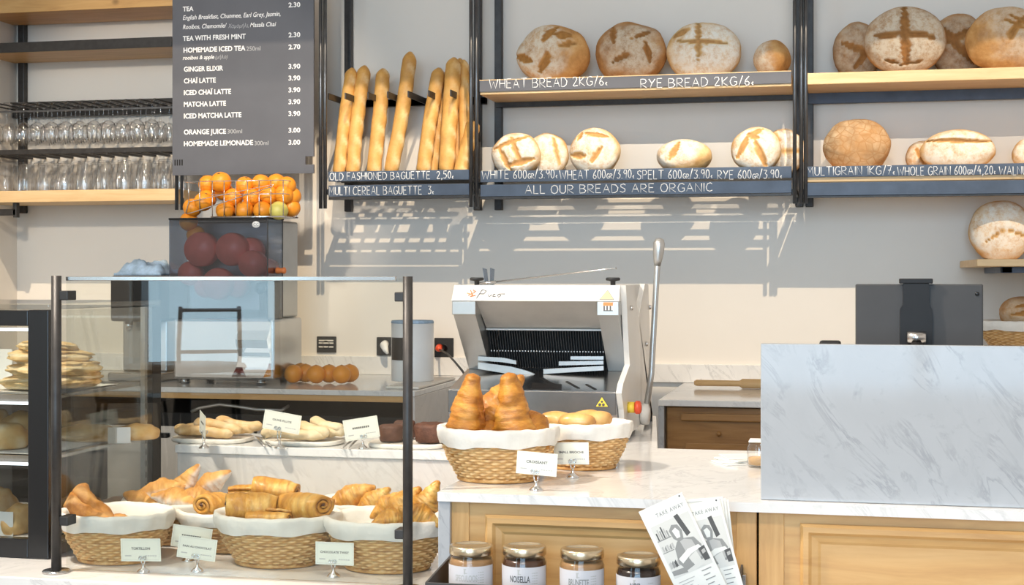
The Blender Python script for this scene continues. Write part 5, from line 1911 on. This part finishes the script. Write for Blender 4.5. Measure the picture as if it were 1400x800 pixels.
# --- small brioches ---
c2_, s_ = basket(797, 639, 'wicker basket on the counter filled with small brioches, nearest the slicer', ZC, (.82, .86, .92))
def bun(L, R, seed):
    off = Vector((seed, seed * 2, 0))
    return MB().tube([(L * (t / 20 - .5), 0, 0) for t in range(21)], lambda i, t, an: R * max(.06, (4 * t * (1 - t)) ** .42) * (1 + .05 * noise.noise(Vector((math.cos(an), math.sin(an), t * 3)) + off)), 20, True, True, lambda i, t, an: abs(2 * t - 1) ** 2.2 * .9 + .15 * max(0, math.cos(an)), flat=.85)
for i, (px, dy, rz, lab) in enumerate(((764, .02, .2, 'small golden brioche at the left of the brioche basket'), (789, -.045, .05, 'pale small brioche at the front of the brioche basket'), (812, -.01, .35, 'small brioche with a browned end on the right of the brioche basket'), (797, .04, .1, 'small brioche at the back of the brioche basket'))):
    o = pastry(bun(.088, .025, i), 'brioche', 'brioche', (X(px, c2_.y + dy), c2_.y + dy, 0), (0, -.12 * (i - 1), rz), lab, 'brioche', 'small brioches on the counter')
    rest(o, Zp(584 + (2 if i == 1 else 0), c2_.y + dy, px) - .006)
# --- tortillons ---
c3_, s_ = basket(160, 765, 'wicker basket of sugared twists at the far left behind the glass post', ZD, (.95, .95, .98))
def twist_bar(L, R, seed):
    off = Vector((seed * 3, 0, 1))
    def rad(i, t, an):
        a = an + t * 5.5
        sq = 1 / max(abs(math.cos(a)), abs(math.sin(a))) * .82
        e = .8 if t in (0, 1) else 1
        return R * e * (.55 * min(sq, 1.12) + .45 + .08 * noise.noise(Vector((math.cos(an) * 2, math.sin(an) * 2, t * 12)) + off))
    return MB().tube([(L * (t / 30 - .5), .006 * math.sin(t * .3 + seed), 0) for t in range(31)], rad, 22, True, True, lambda i, t, an: .5 * max(0, math.cos(2 * (an + t * 5.5))))
for i, (px, py, dy, ry, rz, L, lab) in enumerate((
        (76, 706, .0, .62, .55, .105, 'sugared twist poking out to the left of the glass post'),
        (121, 702, -.035, .55, .25, .12, 'sugared twist lying just right of the glass post'),
        (132, 697, -.02, .80, .05, .135, 'dark sugared twist sticking up highest from its basket'))):
    pastry(twist_bar(L, .0205, i), 'sugar_twist', 'tortillon', at_px(px, py, c3_.y + dy), (.3, ry, rz), lab, 'pastry', 'sugared twists')
pastry(twist_bar(.12, .020, 7), 'sugar_twist', 'tortillon', (c3_.x - .02, c3_.y, c3_.z + .024), (0, .05, -.4), 'sugared twist lying flat at the bottom of its basket under the others', 'pastry', 'sugared twists')
# --- almond croissants ---
c4_, s_ = basket(243, 739, 'wicker basket of sugar-dusted almond croissants behind the twist basket', ZD, (.98, .95, .88))
AG = 'sugar-dusted almond croissants'
for i, (px, py, dy, e, L, lab) in enumerate((
        (221, 670, .0, (.2, -.15, .3), .13, 'sugared almond croissant lying at the left of its basket'),
        (252, 665, .03, (.2, -1.0, .5), .13, 'sugared almond croissant standing up in the middle of its basket'),
        (287, 662, .02, (.1, -.55, .25), .125, 'sugared almond croissant with a bare golden tip at the right of its basket'),
        (240, 683, -.05, (.1, .1, -.2), .135, 'heavily sugared almond croissant at the front of its basket'),
        (195, 685, -.02, (.3, .4, .2), .10, 'orange-brown almond croissant at the left rim above the twist basket'),
        (270, 682, -.03, (.1, .2, .4), .12, 'low almond croissant at the front right of its basket'))):
    pastry(croissant_mesh(L, .032, .25, 3.4, 20 + i, sugar=.95 if i != 4 else .25), 'almond_croissant', 'sugared', at_px(px, py, c4_.y + dy), e, lab, 'croissant', AG)
# --- pains au chocolat ---
c5_, s_ = basket(380, 769, 'wicker basket of rolled chocolate pastries at the front centre behind the glass', ZD, (1.04, 1.0, 1.0))
c6_, s_ = basket(317, 750, 'wicker basket half-hidden to the left behind the front basket of rolled pastries', ZD, (.95, .90, .82))


def roll_mesh(L, R, seed, turns=2.4, flat=.8):
    off = Vector((seed * 2.1, seed, 0))
    n, m = 90, 22
    pitch = R * .84 / turns
    vs, fs, at = [], [], []
    for i in range(m + 1):
        t = i / m
        e = .80 + .20 * math.sin(PI * min(1, max(0, min(t, 1 - t) * 3)) / 2) + .04 * noise.noise(Vector((t * 6, seed, 0)))
        for side in (0, 1):
            for k in range(n + 1):
                u = k / n
                a = u * turns * 2 * PI + seed
                r = R * .16 + pitch * u * turns - (pitch * .80 if side else 0)
                r = max(.0008, r)
                ridge = .018 * math.sin(t * 34 + 2.5 * math.sin(a) + seed) if (u > .55 and not side) else 0
                nz = .06 * noise.noise(Vector((math.cos(a) * 1.4, math.sin(a) * 1.4, t * 4)) + off)
                r2 = r * (1 + ridge + nz) * e
                vs.append(((t - .5) * L * (1 + .05 * math.cos(a)), r2 * math.cos(a), r2 * math.sin(a) * flat))
                at.append((.5 if side else 0) + .35 * max(0, math.sin(t * 34 + 2.5 * math.sin(a) + seed)))
    W = n + 1
    row = 2 * W
    for i in range(m):
        for side in (0, 1):
            for k in range(n):
                a = i * row + side * W + k
                fs.append([a, a + 1, a + row + 1, a + row])
        for k in (0, n):
            a = i * row + k
            fs.append([a, a + W, a + row + W, a + row])
    for i in (0, m):
        for k in range(n):
            a = i * row + k
            fs.append([a, a + 1, a + W + 1, a + W])
    return MB().add(vs, fs, True, at)


def choc_roll(px, py, y, e, L, R, seed, label):
    o = roll_mesh(L, R, seed).build('chocolate_roll', M['golden'], None, (0, 0, 0))
    t = o
    t.rotation_euler = e
    t.location = P(px, py, y)
    tag(t, label, 'pastry', 'rolled chocolate pastries')
    b = MB()
    for dx in (-L / 2 - .002, L / 2 - .006):
        b.lathe([(0, 0), (.0035, 0), (.0035, .008), (0, .008)], 8, (dx, 0, .002), M=Matrix.Rotation(PI / 2, 4, 'Y'))
    b.build('chocolate_stick', M['brownie'], t, (0, 0, 0))
    return t


yq = c5_.y
choc_roll(294, 691, c6_.y - .03, (.1, .10, 1.15), .085, .043, 1, 'rolled pastry with its spiral end facing the viewer, at the left of the pile')
choc_roll(344, 691, yq - .04, (.2, .05, .35), .115, .043, 2, 'rolled pastry lying across the front centre of the pile')
choc_roll(376, 668, yq + .05, (.2, .16, .15), .105, .038, 3, 'rolled pastry on top at the back of the front centre basket')
choc_roll(414, 690, yq - .02, (.1, -.05, -.35), .122, .046, 4, 'large rolled pastry at the right of the front centre basket')
choc_roll(366, 709, yq - .07, (.1, 0, .1), .10, .028, 5, 'rolled pastry mostly sunk in the front of the centre basket')
choc_roll(338, 676, c6_.y + .03, (.1, 0, .2), .09, .030, 6, 'rolled pastry behind the spiral-ended one')
# --- croissants behind on the right, chocolate twists in front ---
c7_, s_ = basket(497, 742, 'wicker basket of small croissants at the back right under the marble step', ZD, (.95, .90, .90))
GG = 'small croissants in the back basket'
pastry(croissant_mesh(.135, .036, .20, 4.0, 31), 'croissant', 'golden', at_px(479, 680, c7_.y - .0), (.2, -.42, .25), 'larger glossy croissant at the left of the back basket', 'croissant', GG)
pastry(croissant_mesh(.115, .030, .20, 4.0, 32), 'croissant', 'golden', at_px(508, 687, c7_.y - .02), (.1, -.65, .3), 'smaller glossy croissant at the right of the back basket', 'croissant', GG)
pastry(croissant_mesh(.12, .030, .20, 4.0, 33), 'croissant', 'golden', at_px(492, 700, c7_.y + .03), (.1, .2, .3), 'croissant sunk behind the two glossy croissants of the back basket', 'croissant', GG)
c8_, s_ = basket(530, 776, 'wicker basket of chocolate twists at the right behind the glass screen post', ZD, (1.02, 1.0, 1.0))
TG = 'knotted chocolate twists'
for i, (px, py, dy, e, L, R, lab) in enumerate((
        (549, 692, .0, (.2, -.8, .3), .12, .034, 'golden chocolate twist behind the dark glass post'),
        (582, 690, -.01, (.2, -1.1, .4), .12, .032, 'golden chocolate twist at the right rim beside the counter side'),
        (534, 710, -.05, (.3, -.25, .5), .10, .026, 'knobbly chocolate twist at the front of its basket'),
        (531, 690, .03, (.2, -.6, .2), .10, .026, 'dark-edged chocolate twist left of the dark glass post'),
        (574, 705, -.05, (.2, .4, .2), .10, .030, 'chocolate twist low at the right front of its basket'))):
    pastry(croissant_mesh(L, R, .3, 5.2, 40 + i, twist=.9), 'chocolate_twist', 'golden', at_px(px, py, c8_.y + dy), e, lab, 'pastry', TG)

# --- plates with flutes, brownies ---
def board(px0, px1, y, ry, label):
    x0, x1 = X(px0, y), X(px1, y)
    cx = (x0 + x1) / 2
    b = MB().lathe([(0, ZR + .0005), (.93, ZR + .0005), (1, ZR + .005), (1.0, ZR + .011), (.96, ZR + .0135), (.93, ZR + .0115), (0, ZR + .0115)], 40, (cx, y, 0), sx=(x1 - x0) / 2, sy=ry)
    # rounded oblong outline
    b.v = [Vector((cx + math.copysign(abs((p.x - cx) / ((x1 - x0) / 2)) ** .62, p.x - cx) * (x1 - x0) / 2, y + math.copysign(abs((p.y - y) / ry) ** .62, p.y - y) * ry, p.z)) for p in b.v]
    o = b.build('serving_plate', M['ceramic'], None, (cx, y, ZR))
    return tag(o, label, 'plate', 'oblong stoneware plates on the marble step')
ypl = YR + .10
board(241, 342, ypl, .075, 'oblong cream plate of golden flutes at the left of the marble step')
board(364, 468, ypl, .075, 'oblong cream plate of pale floury flutes in the middle of the marble step')
board(507, 612, ypl, .075, 'oblong cream plate of brownies at the right of the marble step')
def flute_mesh(L, R, seed):
    off = Vector((seed * 1.7, 3, seed))
    pts = [(L * (t / 36 - .5), .008 * math.sin(t / 36 * 4 + seed), .004 * math.sin(t / 36 * 5 + seed * 2)) for t in range(37)]
    return MB().tube(pts, lambda i, t, an: R * max(.2, min(1, (4 * t * (1 - t) / .35) ** .5)) * (1 + .26 * noise.noise(Vector((math.cos(an), math.sin(an), t * 7)) + off) + .05 * noise.noise(Vector((math.cos(an) * 4, math.sin(an) * 4, t * 22)) + off)), 18, True, True, lambda i, t, an: .12 + .55 * max(0, noise.noise(Vector((math.cos(an), math.sin(an), t * 5)) + off)), flat=.8)
zp = ZR + .0120
for i, (px, py, dy, L, rz, ry, lab) in enumerate((
        (279, 597, -.045, .165, .10, 0, 'golden flute lying at the front of the left plate'),
        (268, 592, -.005, .145, -.12, .0, 'golden flute reaching furthest left on the left plate'),
        (318, 596, .03, .13, .15, 0, 'golden flute at the back right of the left plate'),
        (298, 582, -.02, .15, -.18, .09, 'floury flute lying on top of the others on the left plate'),
        (327, 579, .035, .14, -.22, .10, 'knobbly golden flute at the top right of the left plate'),
        (265, 584, .05, .10, .3, 0, 'short flute at the back left of the left plate'))):
    o = pastry(flute_mesh(L, .0165, i), 'flute', 'flute', at_px(px, py, ypl + dy), (0, ry, rz), lab, 'bread stick', 'golden flutes on the left plate')
    if i in (0, 1, 2, 5): rest(o, zp)
for i, (px, py, dy, L, rz, ry, lab) in enumerate((
        (408, 600, -.05, .155, .12, 0, 'pale flute lying along the front of the middle plate'),
        (440, 597, -.01, .13, .12, 0, 'pale flute at the right of the middle plate'),
        (382, 598, .0, .10, .2, 0, 'short pale flute at the left of the middle plate'),
        (423, 586, -.025, .13, -.15, .08, 'thick pale flute on top of the middle plate'),
        (447, 581, .025, .125, -.35, .18, 'speckled pale flute at the top right of the middle plate'))):
    o = pastry(flute_mesh(L, .0175, 10 + i), 'flute', 'flute_pale', at_px(px, py, ypl + dy), (0, ry, rz), lab, 'bread stick', 'pale flutes on the middle plate')
    if i in (0, 1, 2): rest(o, zp)
def brownie(px, dy, wpx, hpx, seed, label):
    y = ypl + dy
    k = pxm(y, px)
    R, h = wpx * k / 2, hpx * k
    off = Vector((seed, 0, 0))
    def fn(p, an):
        q = 1 / max(abs(math.cos(an)), abs(math.sin(an)))
        f = 1 + .10 * (q - 1) + .03 * noise.noise(Vector((math.cos(an) * 3, math.sin(an) * 3, p.z * 60)) + off)
        return Vector((p.x * f, p.y * f, p.z + .0025 * noise.noise(Vector((p.x * 60, p.y * 60, 2)) + off)))
    b = MB().lathe([(R * .86, 0), (R * .93, h * .1), (R * .98, h * .55), (R * 1.0, h * .80), (R * .95, h * .93), (R * .8, h), (R * .4, h * .97), (0, h * .98)], 30, (0, 0, 0), fn=fn)
    o = b.build('brownie', M['brownie'], None, (0, 0, 0))
    o.location = (X(px, y), y, zp + .003)
    tag(o, label, 'brownie', 'brownies on the right plate')
brownie(590, -.005, 48, 25, 1, 'dark round brownie on the right plate, right of the dark post')
brownie(535, -.01, 34, 22, 2, 'brownie on the right plate, seen through the glass left of the dark post')
brownie(553, .048, 30, 24, 3, 'brownie at the back of the right plate behind the dark post')
def tongs(px0, py0, px1, py1, label):
    A, B = PZ(px0, py0, ZR + .012), PZ(px1, py1, ZR + .004)
    t = thing('serving_tongs', label, 'tongs', A, 'serving tongs on the marble step')
    sd = Vector((0, 0, 1)).cross((B - A).normalized()) * .008
    for s in (1, -1):
        pts = [A, A.lerp(B, .4) + sd * s * .7 + Vector((0, 0, .006)), B + sd * s]
        pts[2].z = ZR + .004
        MB().tube(pts, [.0035, .004, .0025], 8, flat=.5).build('arm', M['stainless'], t)
tongs(350, 597, 366, 610, 'steel tongs lying between the left and middle plates')
tongs(492, 600, 472, 613, 'steel tongs lying between the middle and right plates')

# ------------------------------------------------------------------ price cards on chrome clips
def price_card(px, py, wpx, hpx, bpx, bpy, z, title, label, yaw=0.0, roll=0.0, title_size=.0052):
    base = PZ(bpx, bpy, z)
    y = base.y
    t = thing('price_card', label, 'price card', base, 'cards on chrome clip stands')
    MB().lathe([(0, .0003), (.014, .0003), (.0145, .002), (.011, .006), (.005, .010), (.0032, .014), (.0032, .020), (0, .020)], 22, base).build('chrome_foot', M['chrome'], t)
    c = P(px, py, y - .004)
    k = pxm(y, px)
    w, h = wpx * k / 2, hpx * k / 2
    R = Matrix.Rotation(yaw, 3, 'Z') @ Matrix.Rotation(roll, 3, 'Y')
    fr = lambda x, zz, l: c + R @ Vector((x, -.0006 - l, zz))
    zc = max(base.z + .021, c.z - h + .004)
    b = MB()
    for dx in (-.005, .005):
        e = Vector((base.x + dx, y - .0065, zc + .006))
        b.tube([base + Vector((0, 0, .017)), base + Vector((dx * .7, -.002, .022)), Vector((base.x + dx, y - .001, zc - .001))], .0012, 6)
        b.tube([Vector((base.x + dx + .0035 * math.cos(a * PI / 5), y + .0035, zc + .0035 + .0035 * math.sin(a * PI / 5))) for a in range(11)], .0011, 6)
        b.tube([fr((Vector((base.x + dx, y, zc)) - c).x + .0035 * math.cos(a * PI / 5), zc + .0035 + .0035 * math.sin(a * PI / 5) - c.z, .0012) for a in range(11)], .0011, 6)
    b.build('chrome_clip', M['chrome'], t)
    b = MB()
    v = [fr(x, zz, l) for l in (0, -.0008) for x, zz in ((-w, -h), (w, -h), (w, h), (-w, h))]
    b.add(v, [[0, 1, 2, 3], [7, 6, 5, 4], [0, 4, 5, 1], [1, 5, 6, 2], [2, 6, 7, 3], [3, 7, 4, 0]])
    cd = b.build('card', M['card'], t)
    b = MB()
    def quad(x0, x1, z0, z1, l=.0002):
        b.add([fr(x0, z0, l), fr(x1, z0, l), fr(x1, z1, l), fr(x0, z1, l)], [[0, 1, 2, 3]])
    for d in (.92,):
        quad(-w * d, w * d, h * (d - .04), h * (d - .04) + .0004); quad(-w * d, w * d, -h * (d - .04), -h * (d - .04) + .0004)
        quad(-w * d, -w * d + .0004, -h * d, h * d); quad(w * d - .0004, w * d, -h * d, h * d)
    quad(-w * .8, -w * .48, -h * .56, -h * .46)
    for q in range(5): quad(w * (.22 + q * .12), w * (.31 + q * .12), -h * .56, -h * .47)
    b.build('printed_lines', M['ink_mid'], cd)
    b = MB()
    if title: add_text(b, title, fr, 0, h * .02, title_size, width=min(w * 1.5, len(title) * title_size * .95), centre=0, bold=.03)
    else: 
        for q in range(9): b.add([fr(-w * .5 + w * .11 * q, h * .02, .0002), fr(-w * .42 + w * .11 * q, h * .02, .0002), fr(-w * .42 + w * .11 * q, h * .20, .0002), fr(-w * .5 + w * .11 * q, h * .20, .0002)], [[0, 1, 2, 3]])
    b.build('title_lettering', M['ink'], cd)
    return t


price_card(192.5, 752, 59, 31, 196, 783, ZD, 'TORTILLON', 'pale card reading Tortillon in front of the far left basket', .0, -.04)
price_card(262, 735, 54, 30, 257, 767, ZD, None, 'pale card partly covered by the Pain au Chocolat card in front of it', .25, .14)
price_card(269.5, 750, 53, 30, 270, 782, ZD, 'PAIN AU CHOCOLAT', 'pale card reading Pain au Chocolat left of the front centre basket', .2, .13, .0044)
price_card(457.5, 757, 55, 31, 456, 789, ZD, 'CHOCOLATE TWIST', 'pale card reading Chocolate Twist in front of the right basket', .0, .0, .0046)
price_card(734, 634, 56, 31, 733, 671, ZC, 'CROISSANT', 'pale card reading Croissant in front of the basket of big croissants', .05, .07)
price_card(781, 620, 49, 30, 783, 653, ZC, 'SMALL BRIOCHE', 'pale card reading Small Brioche in front of the brioche basket', -.05, -.03, .0046)
price_card(277, 580, 41, 30, 279, 613, ZR, None, 'cream card turned nearly edge-on over the left plate of flutes', -.95, .15)
price_card(385.5, 577, 53, 26, 382, 613, ZR, 'OLIVE FLUTE', 'cream card reading Olive Flute tilted over the middle plate', .05, .16, .005)
price_card(494, 586, 48, 29, 496, 614, ZR, None, 'cream card tilted upward to the right between the middle and right plates', .15, -.16)

# ------------------------------------------------------------------ glazed pastry case on the left
YK0 = 3.03
YK1 = 3.60
kx1 = X(66, YK0)                  # right side of the case
kx0 = kx1 - .95
kz0, kz1 = ZD + .001, Zp(424, YK0, 50)
pc = thing('pastry_case', 'black framed glass pastry case with three lit shelves at the far left', 'display case', ((kx0 + kx1) / 2, YK0, ZD))
k = pxm(YK0, 50)
fw = 31 * k
for xx in (kx1 - fw, kx0):
    MB().box(xx, xx + fw, YK0, YK0 + .03, kz0, kz1, .002).build('frame_post', M['black_gloss'], pc)
for xx in (kx1 - .035, kx0):
    MB().box(xx, xx + .035, YK1 - .05, YK1, kz0, kz1 - .001, .002).build('frame_post', M['black'], pc)
MB().box(kx0 + fw, kx1 - fw, YK0, YK0 + .03, kz1 - 22 * k, kz1 - .001, .002).build('frame_bar', M['black_gloss'], pc)
MB().box(kx0 + fw, kx1 - fw, YK0, YK0 + .03, kz0, kz0 + 26 * k, .002).build('frame_bar', M['black_gloss'], pc)
MB().box(kx0, kx1, YK0 + .002, YK1 - .001, kz1 + .0005, kz1 + .014, .002).build('top_plate', M['case_glass'], pc)
MB().box(kx0 + .01, kx1 - .001, YK0 + .031, YK1 - .051, kz1 - .034, kz1 - .0005).build('roof_panel', M['tablet'], pc) if False else None
MB().box(kx0, kx1, YK0 + .031, YK1 - .001, kz0, kz0 + .03, .002).build('floor_plate', M['stainless'], pc)
MB().box(kx0 + .036, kx1 - .036, YK1 - .012, YK1 - .004, kz0 + .031, kz1 - .002).build('back_glass', M['case_glass'], pc)
MB().box(kx1 - .006, kx1 - .001, YK0 + .031, YK1 - .051, kz0 + .031, kz1 - .002).build('side_glass', M['case_glass'], pc)
MB().box(kx0 + fw + .001, kx1 - fw - .001, YK0 + .010, YK0 + .016, kz0 + 26 * k + .001, kz1 - 22 * k - .001).build('front_glass', M['case_glass'], pc)
SH = []
for pf in (541, 624):
    z = Zp(pf, YK0 + .04, 20)
    SH.append(z)
    s_ = MB().box(kx0 + .02, kx1 - .02, YK0 + .05, YK1 - .055, z - .008, z, .001).build('shelf', M['stainless'], pc)
    MB().box(kx0 + .02, kx1 - .02, YK0 + .043, YK0 + .0495, z - .014, z + .002).build('shelf_edge', M['chrome'], s_)
    MB().box(kx0 + .02, kx1 - .02, YK0 + .044, YK0 + .056, z - .021, z - .0145).build('light_strip', M['led'], s_)
SH.append(kz0 + .0305)
MB().box(kx0 + fw, kx1 - .02, YK0 + .044, YK0 + .056, kz1 - 30 * k, kz1 - 26 * k).build('light_strip', M['led'], pc)
for yy in (YK0 + .06, YK1 - .075):
    q = MB().box(kx1 - .019, kx1 - .0065, yy - .007, yy + .007, kz0 + .031, kz1 - .003).build('shelf_rail', M['alu'], pc)
    b = MB()
    for i in range(9): b.box(kx1 - .0064, kx1 - .0061, yy - .0025, yy + .0025, kz0 + .06 + i * .03, kz0 + .075 + i * .03)
    b.build('slots', M['black'], q)
# trays of paper and pastry in the case
def sheet(z, x0, x1, y0, y1, label, overhang=0):
    b = MB()
    n = 14
    vs, fs = [], []
    for i in range(n):
        for j in range(8):
            u, v = i / (n - 1), j / 7
            x = x0 + u * (x1 - x0)
            vs.append((x, y0 + v * (y1 - y0), z + .0012 + .0022 * abs(noise.noise(Vector((u * 5, v * 4, z))))))
    o = len(vs)
    vs += [(p[0], p[1], p[2] + .0006) for p in vs]
    for i in range(n - 1):
        for j in range(7):
            a = i * 8 + j
            fs += [[a, a + 8, a + 9, a + 1], [o + a, o + a + 1, o + a + 9, o + a + 8]]
    b.add(vs, fs, True)
    tag(b.build('baking_paper', M['paper'], None, ((x0 + x1) / 2, y0, z)), label, 'paper', 'baking paper in the pastry case')
sheet(SH[0], kx0 + .3, kx1 - .04, YK0 + .06, YK1 - .16, 'baking paper under the filo stack on the top shelf of the case')
sheet(SH[1], kx0 + .3, kx1 - .05, YK0 + .07, YK1 - .10, 'baking paper under the pies on the middle shelf of the case')
sheet(SH[2], kx0 + .3, kx1 - .05, YK0 + .07, YK1 - .10, 'baking paper on the floor of the pastry case')
def slab_pastry(L, W, H, seed, layers=5):
    off = Vector((seed * 5, 1, 2))
    b = MB()
    for q in range(layers):
        n = 28
        vs, fs = [], []
        rr = lambda a, o_: (1 / max(abs(math.cos(a)) ** 1.3 + abs(math.sin(a)) ** 1.3, .7)) ** .5 * (1 + .10 * noise.noise(Vector((math.cos(a) * 2, math.sin(a) * 2, q * 1.7)) + off))
        z0, z1 = H * q / layers, H * (q + 1.02) / layers
        ring = []
        for zz, s in ((z0, .955), (z0 + (z1 - z0) * .3, 1.0), (z1 - (z1 - z0) * .3, .99), (z1, .93)):
            for i in range(n):
                a = 2 * PI * i / n
                f = rr(a, q) * s
                f *= 1 + .07 * noise.noise(Vector((math.cos(a) * 4, math.sin(a) * 4, q * 3 + seed)))
                ring.append((L / 2 * f * math.cos(a), W / 2 * f * math.sin(a), zz + .010 * (1 - .6 * (zz <= 0)) * noise.noise(Vector((math.cos(a) * 1.5, math.sin(a) * 1.5, q * .9)) + off)))
        vs = ring + [(0, 0, z0), (0, 0, z1 + .002)]
        for j in range(3):
            for i in range(n):
                i2 = (i + 1) % n
                fs.append([j * n + i, j * n + i2, (j + 1) * n + i2, (j + 1) * n + i])
        for i in range(n):
            fs += [[i, (i + 1) % n, 4 * n], [3 * n + i, 3 * n + (i + 1) % n, 4 * n + 1]]
        b.add(vs, fs, True, [.3 + .5 * (q % 2)] * len(vs))
    return b
zz = SH[0] + .0042
xs = X(70, YK0 + .2)
for i, (dx, dy, h, L, lab) in enumerate(((0.004, .0, .040, .235, 'lowest filo pastry of the rumpled stack in the case'), (.012, .0, .038, .215, 'second filo pastry up in the rumpled stack in the case'), (-.004, .005, .036, .19, 'third filo pastry up in the rumpled stack in the case'), (-.010, 0, .028, .14, 'topmost filo pastry of the rumpled stack in the case'))):
    b = MB().sphere((0, 0, 0), 1, 5)
    off = Vector((i * 3.7, 1, 0))
    vs = []
    for p in b.v:
        n_ = noise.noise(p * 1.5 + off)
        st = math.sin(p.z * 9 + 5 * n_ + i)
        kk = 1 + .16 * n_ + .045 * st + .05 * noise.noise(Vector((p.x * 5, p.y * 5, p.z * 14)) + off)
        vs.append(Vector((math.copysign(abs(p.x) ** .8, p.x) * L / 2 * kk, math.copysign(abs(p.y) ** .8, p.y) * (.095 - .01 * i) * kk, max(p.z, -.75) * h * .62 * (1 + .2 * n_))))
    b.v = vs
    b.a = [max(0, math.sin(p.z * 320)) * .7 for p in vs]
    o = b.build('filo_pastry', M['filo'], None, (0, 0, 0))
    o.location = (xs + dx, YK0 + .2 + dy, zz)
    o.rotation_euler = (0, .03 * (i - 1), .3 * i)
    tag(o, lab, 'pastry', 'stacked filo pastries')
    rest(o, zz)
    zz += h * .74
def pie(px, y, zs, wpx, h, seed, label, mat_='pie', ry=.06, lift=0.0, roll=0):
    kx = pxm(y, px)
    b = MB().sphere((0, 0, 0), 1, 4, .18, 1.6)
    off = seed * 2.2
    b.v = [Vector((p.x * wpx * kx / 2 * (1 + .12 * noise.noise(p * 1.4 + Vector((off, 0, 0)))), p.y * ry, max(p.z, -.35) * h)) for p in b.v]
    b.a = [max(0, noise.noise(p * 30 + Vector((off, 0, 0)))) for p in b.v]
    o = b.build('pie', M[mat_], None, (0, 0, 0))
    o.rotation_euler = (0, roll, 0)
    o.location = (X(px, y), y, 0)
    rest(o, zs + .0042 + lift)
    tag(o, label, 'pie', 'pies in the pastry case')
pie(8, YK0 + .17, SH[1], 66, .045, 1, 'pale folded pie at the front of the middle shelf of the case', lift=.0)
pie(34, YK0 + .31, SH[1], 70, .055, 2, 'folded pie behind the pale one on the middle shelf of the case')
pie(-6, YK0 + .30, SH[1], 46, .06, 3, 'browned pie at the far left of the middle shelf of the case')
pie(124, YK0 + .36, SH[1], 95, .030, 4, 'flat golden pie at the right of the middle shelf, behind the screen post', lift=0)
pie(190, YK0 + .42, SH[1], 60, .028, 5, 'flat golden pie nearest the back corner of the middle shelf')
pie(110, YK0 + .36, SH[2], 80, .042, 6, 'brown crusty pie on the case floor, behind the screen post', 'tortillon')
pie(165, YK0 + .42, SH[2], 70, .034, 7, 'brown crusty pie on the case floor, nearest the back corner', 'tortillon')
pie(28, YK0 + .14, SH[2], 40, .050, 8, 'golden roll at the front of the case floor beside the black frame')
pie(3, YK0 + .20, SH[2], 30, .070, 9, 'pinkish roll at the far left of the case floor')
# prices inside the case
def small_card(px, py, y, zs, wpx, hpx, label, roll=0):
    kx = pxm(y, px)
    b = MB().box(-wpx * kx / 2, wpx * kx / 2, -.0006, .0006, 0, hpx * kx)
    b.box(-wpx * kx / 2, wpx * kx / 2, -.0006, .025, 0, .0012)
    o = b.build('price_card', M['paper'], None, (0, 0, 0))
    o.location = (X(px, y), y, zs + .0005)
    o.rotation_euler = (0, 0, roll)
    tag(o, label, 'price card', 'paper cards in the pastry case')
small_card(8, 0, YK0 + .085, SH[2], 22, 34, 'folded white paper card on the case floor at the far left')
small_card(5, 0, YK0 + .40, SH[0], 26, 46, 'white paper card standing at the back of the top shelf of the case')
small_card(163, 0, YK0 + .33, SH[1], 30, 22, 'white paper card standing between the flat pies of the middle shelf', .4)

# ------------------------------------------------------------------ bread basket at the right edge
yq = 6.02
zt = Zp(440, yq, 1390)
kx = pxm(yq, 1390)
cw = MB()
zbb = zt - .105
crx = X(1396, yq)
cr_ = thing('wooden_crate', 'wooden crate under the loaf basket on the right back counter', 'crate', (crx, yq, ZBR))
hh = zbb - ZBR - .001
for z in (0.001, hh * .36, hh * .72):
    MB().box(crx - .14, crx + .14, yq - .12, yq - .108, ZBR + z, ZBR + z + hh * .26).build('slat', M['pine'], cr_)
    MB().box(crx - .14, crx + .14, yq + .108, yq + .12, ZBR + z, ZBR + z + hh * .26).build('slat', M['pine'], cr_)
for dx in (-.134, .122):
    MB().box(crx + dx, crx + dx + .012, yq - .1075, yq + .1075, ZBR + .001, zbb - .008).build('end_board', M['pine'], cr_)
MB().box(crx - .14, crx + .14, yq - .12, yq + .12, zbb - .007, zbb - .0005).build('top_board', M['pine'], cr_)
bk.put((crx, yq, zbb), (0, 0, .5), 'wicker basket holding a crusty loaf at the right edge behind the tablet', BGRP, (1.32, 1.1, .95))
o = loaf_mesh(.105, .068, .10, .08, [(-.6, -.1, .6, .25, .14), (-.5, .4, .3, .6, .1)], 30, flour=.5, lump=.09).build('bread_loaf', M['loaf_mid'], None, (0, 0, 0))
o.location = (crx + .02, yq - .005, zt + .035)
tag(o, 'crusty brown loaf in the basket at the right edge behind the tablet', 'bread')
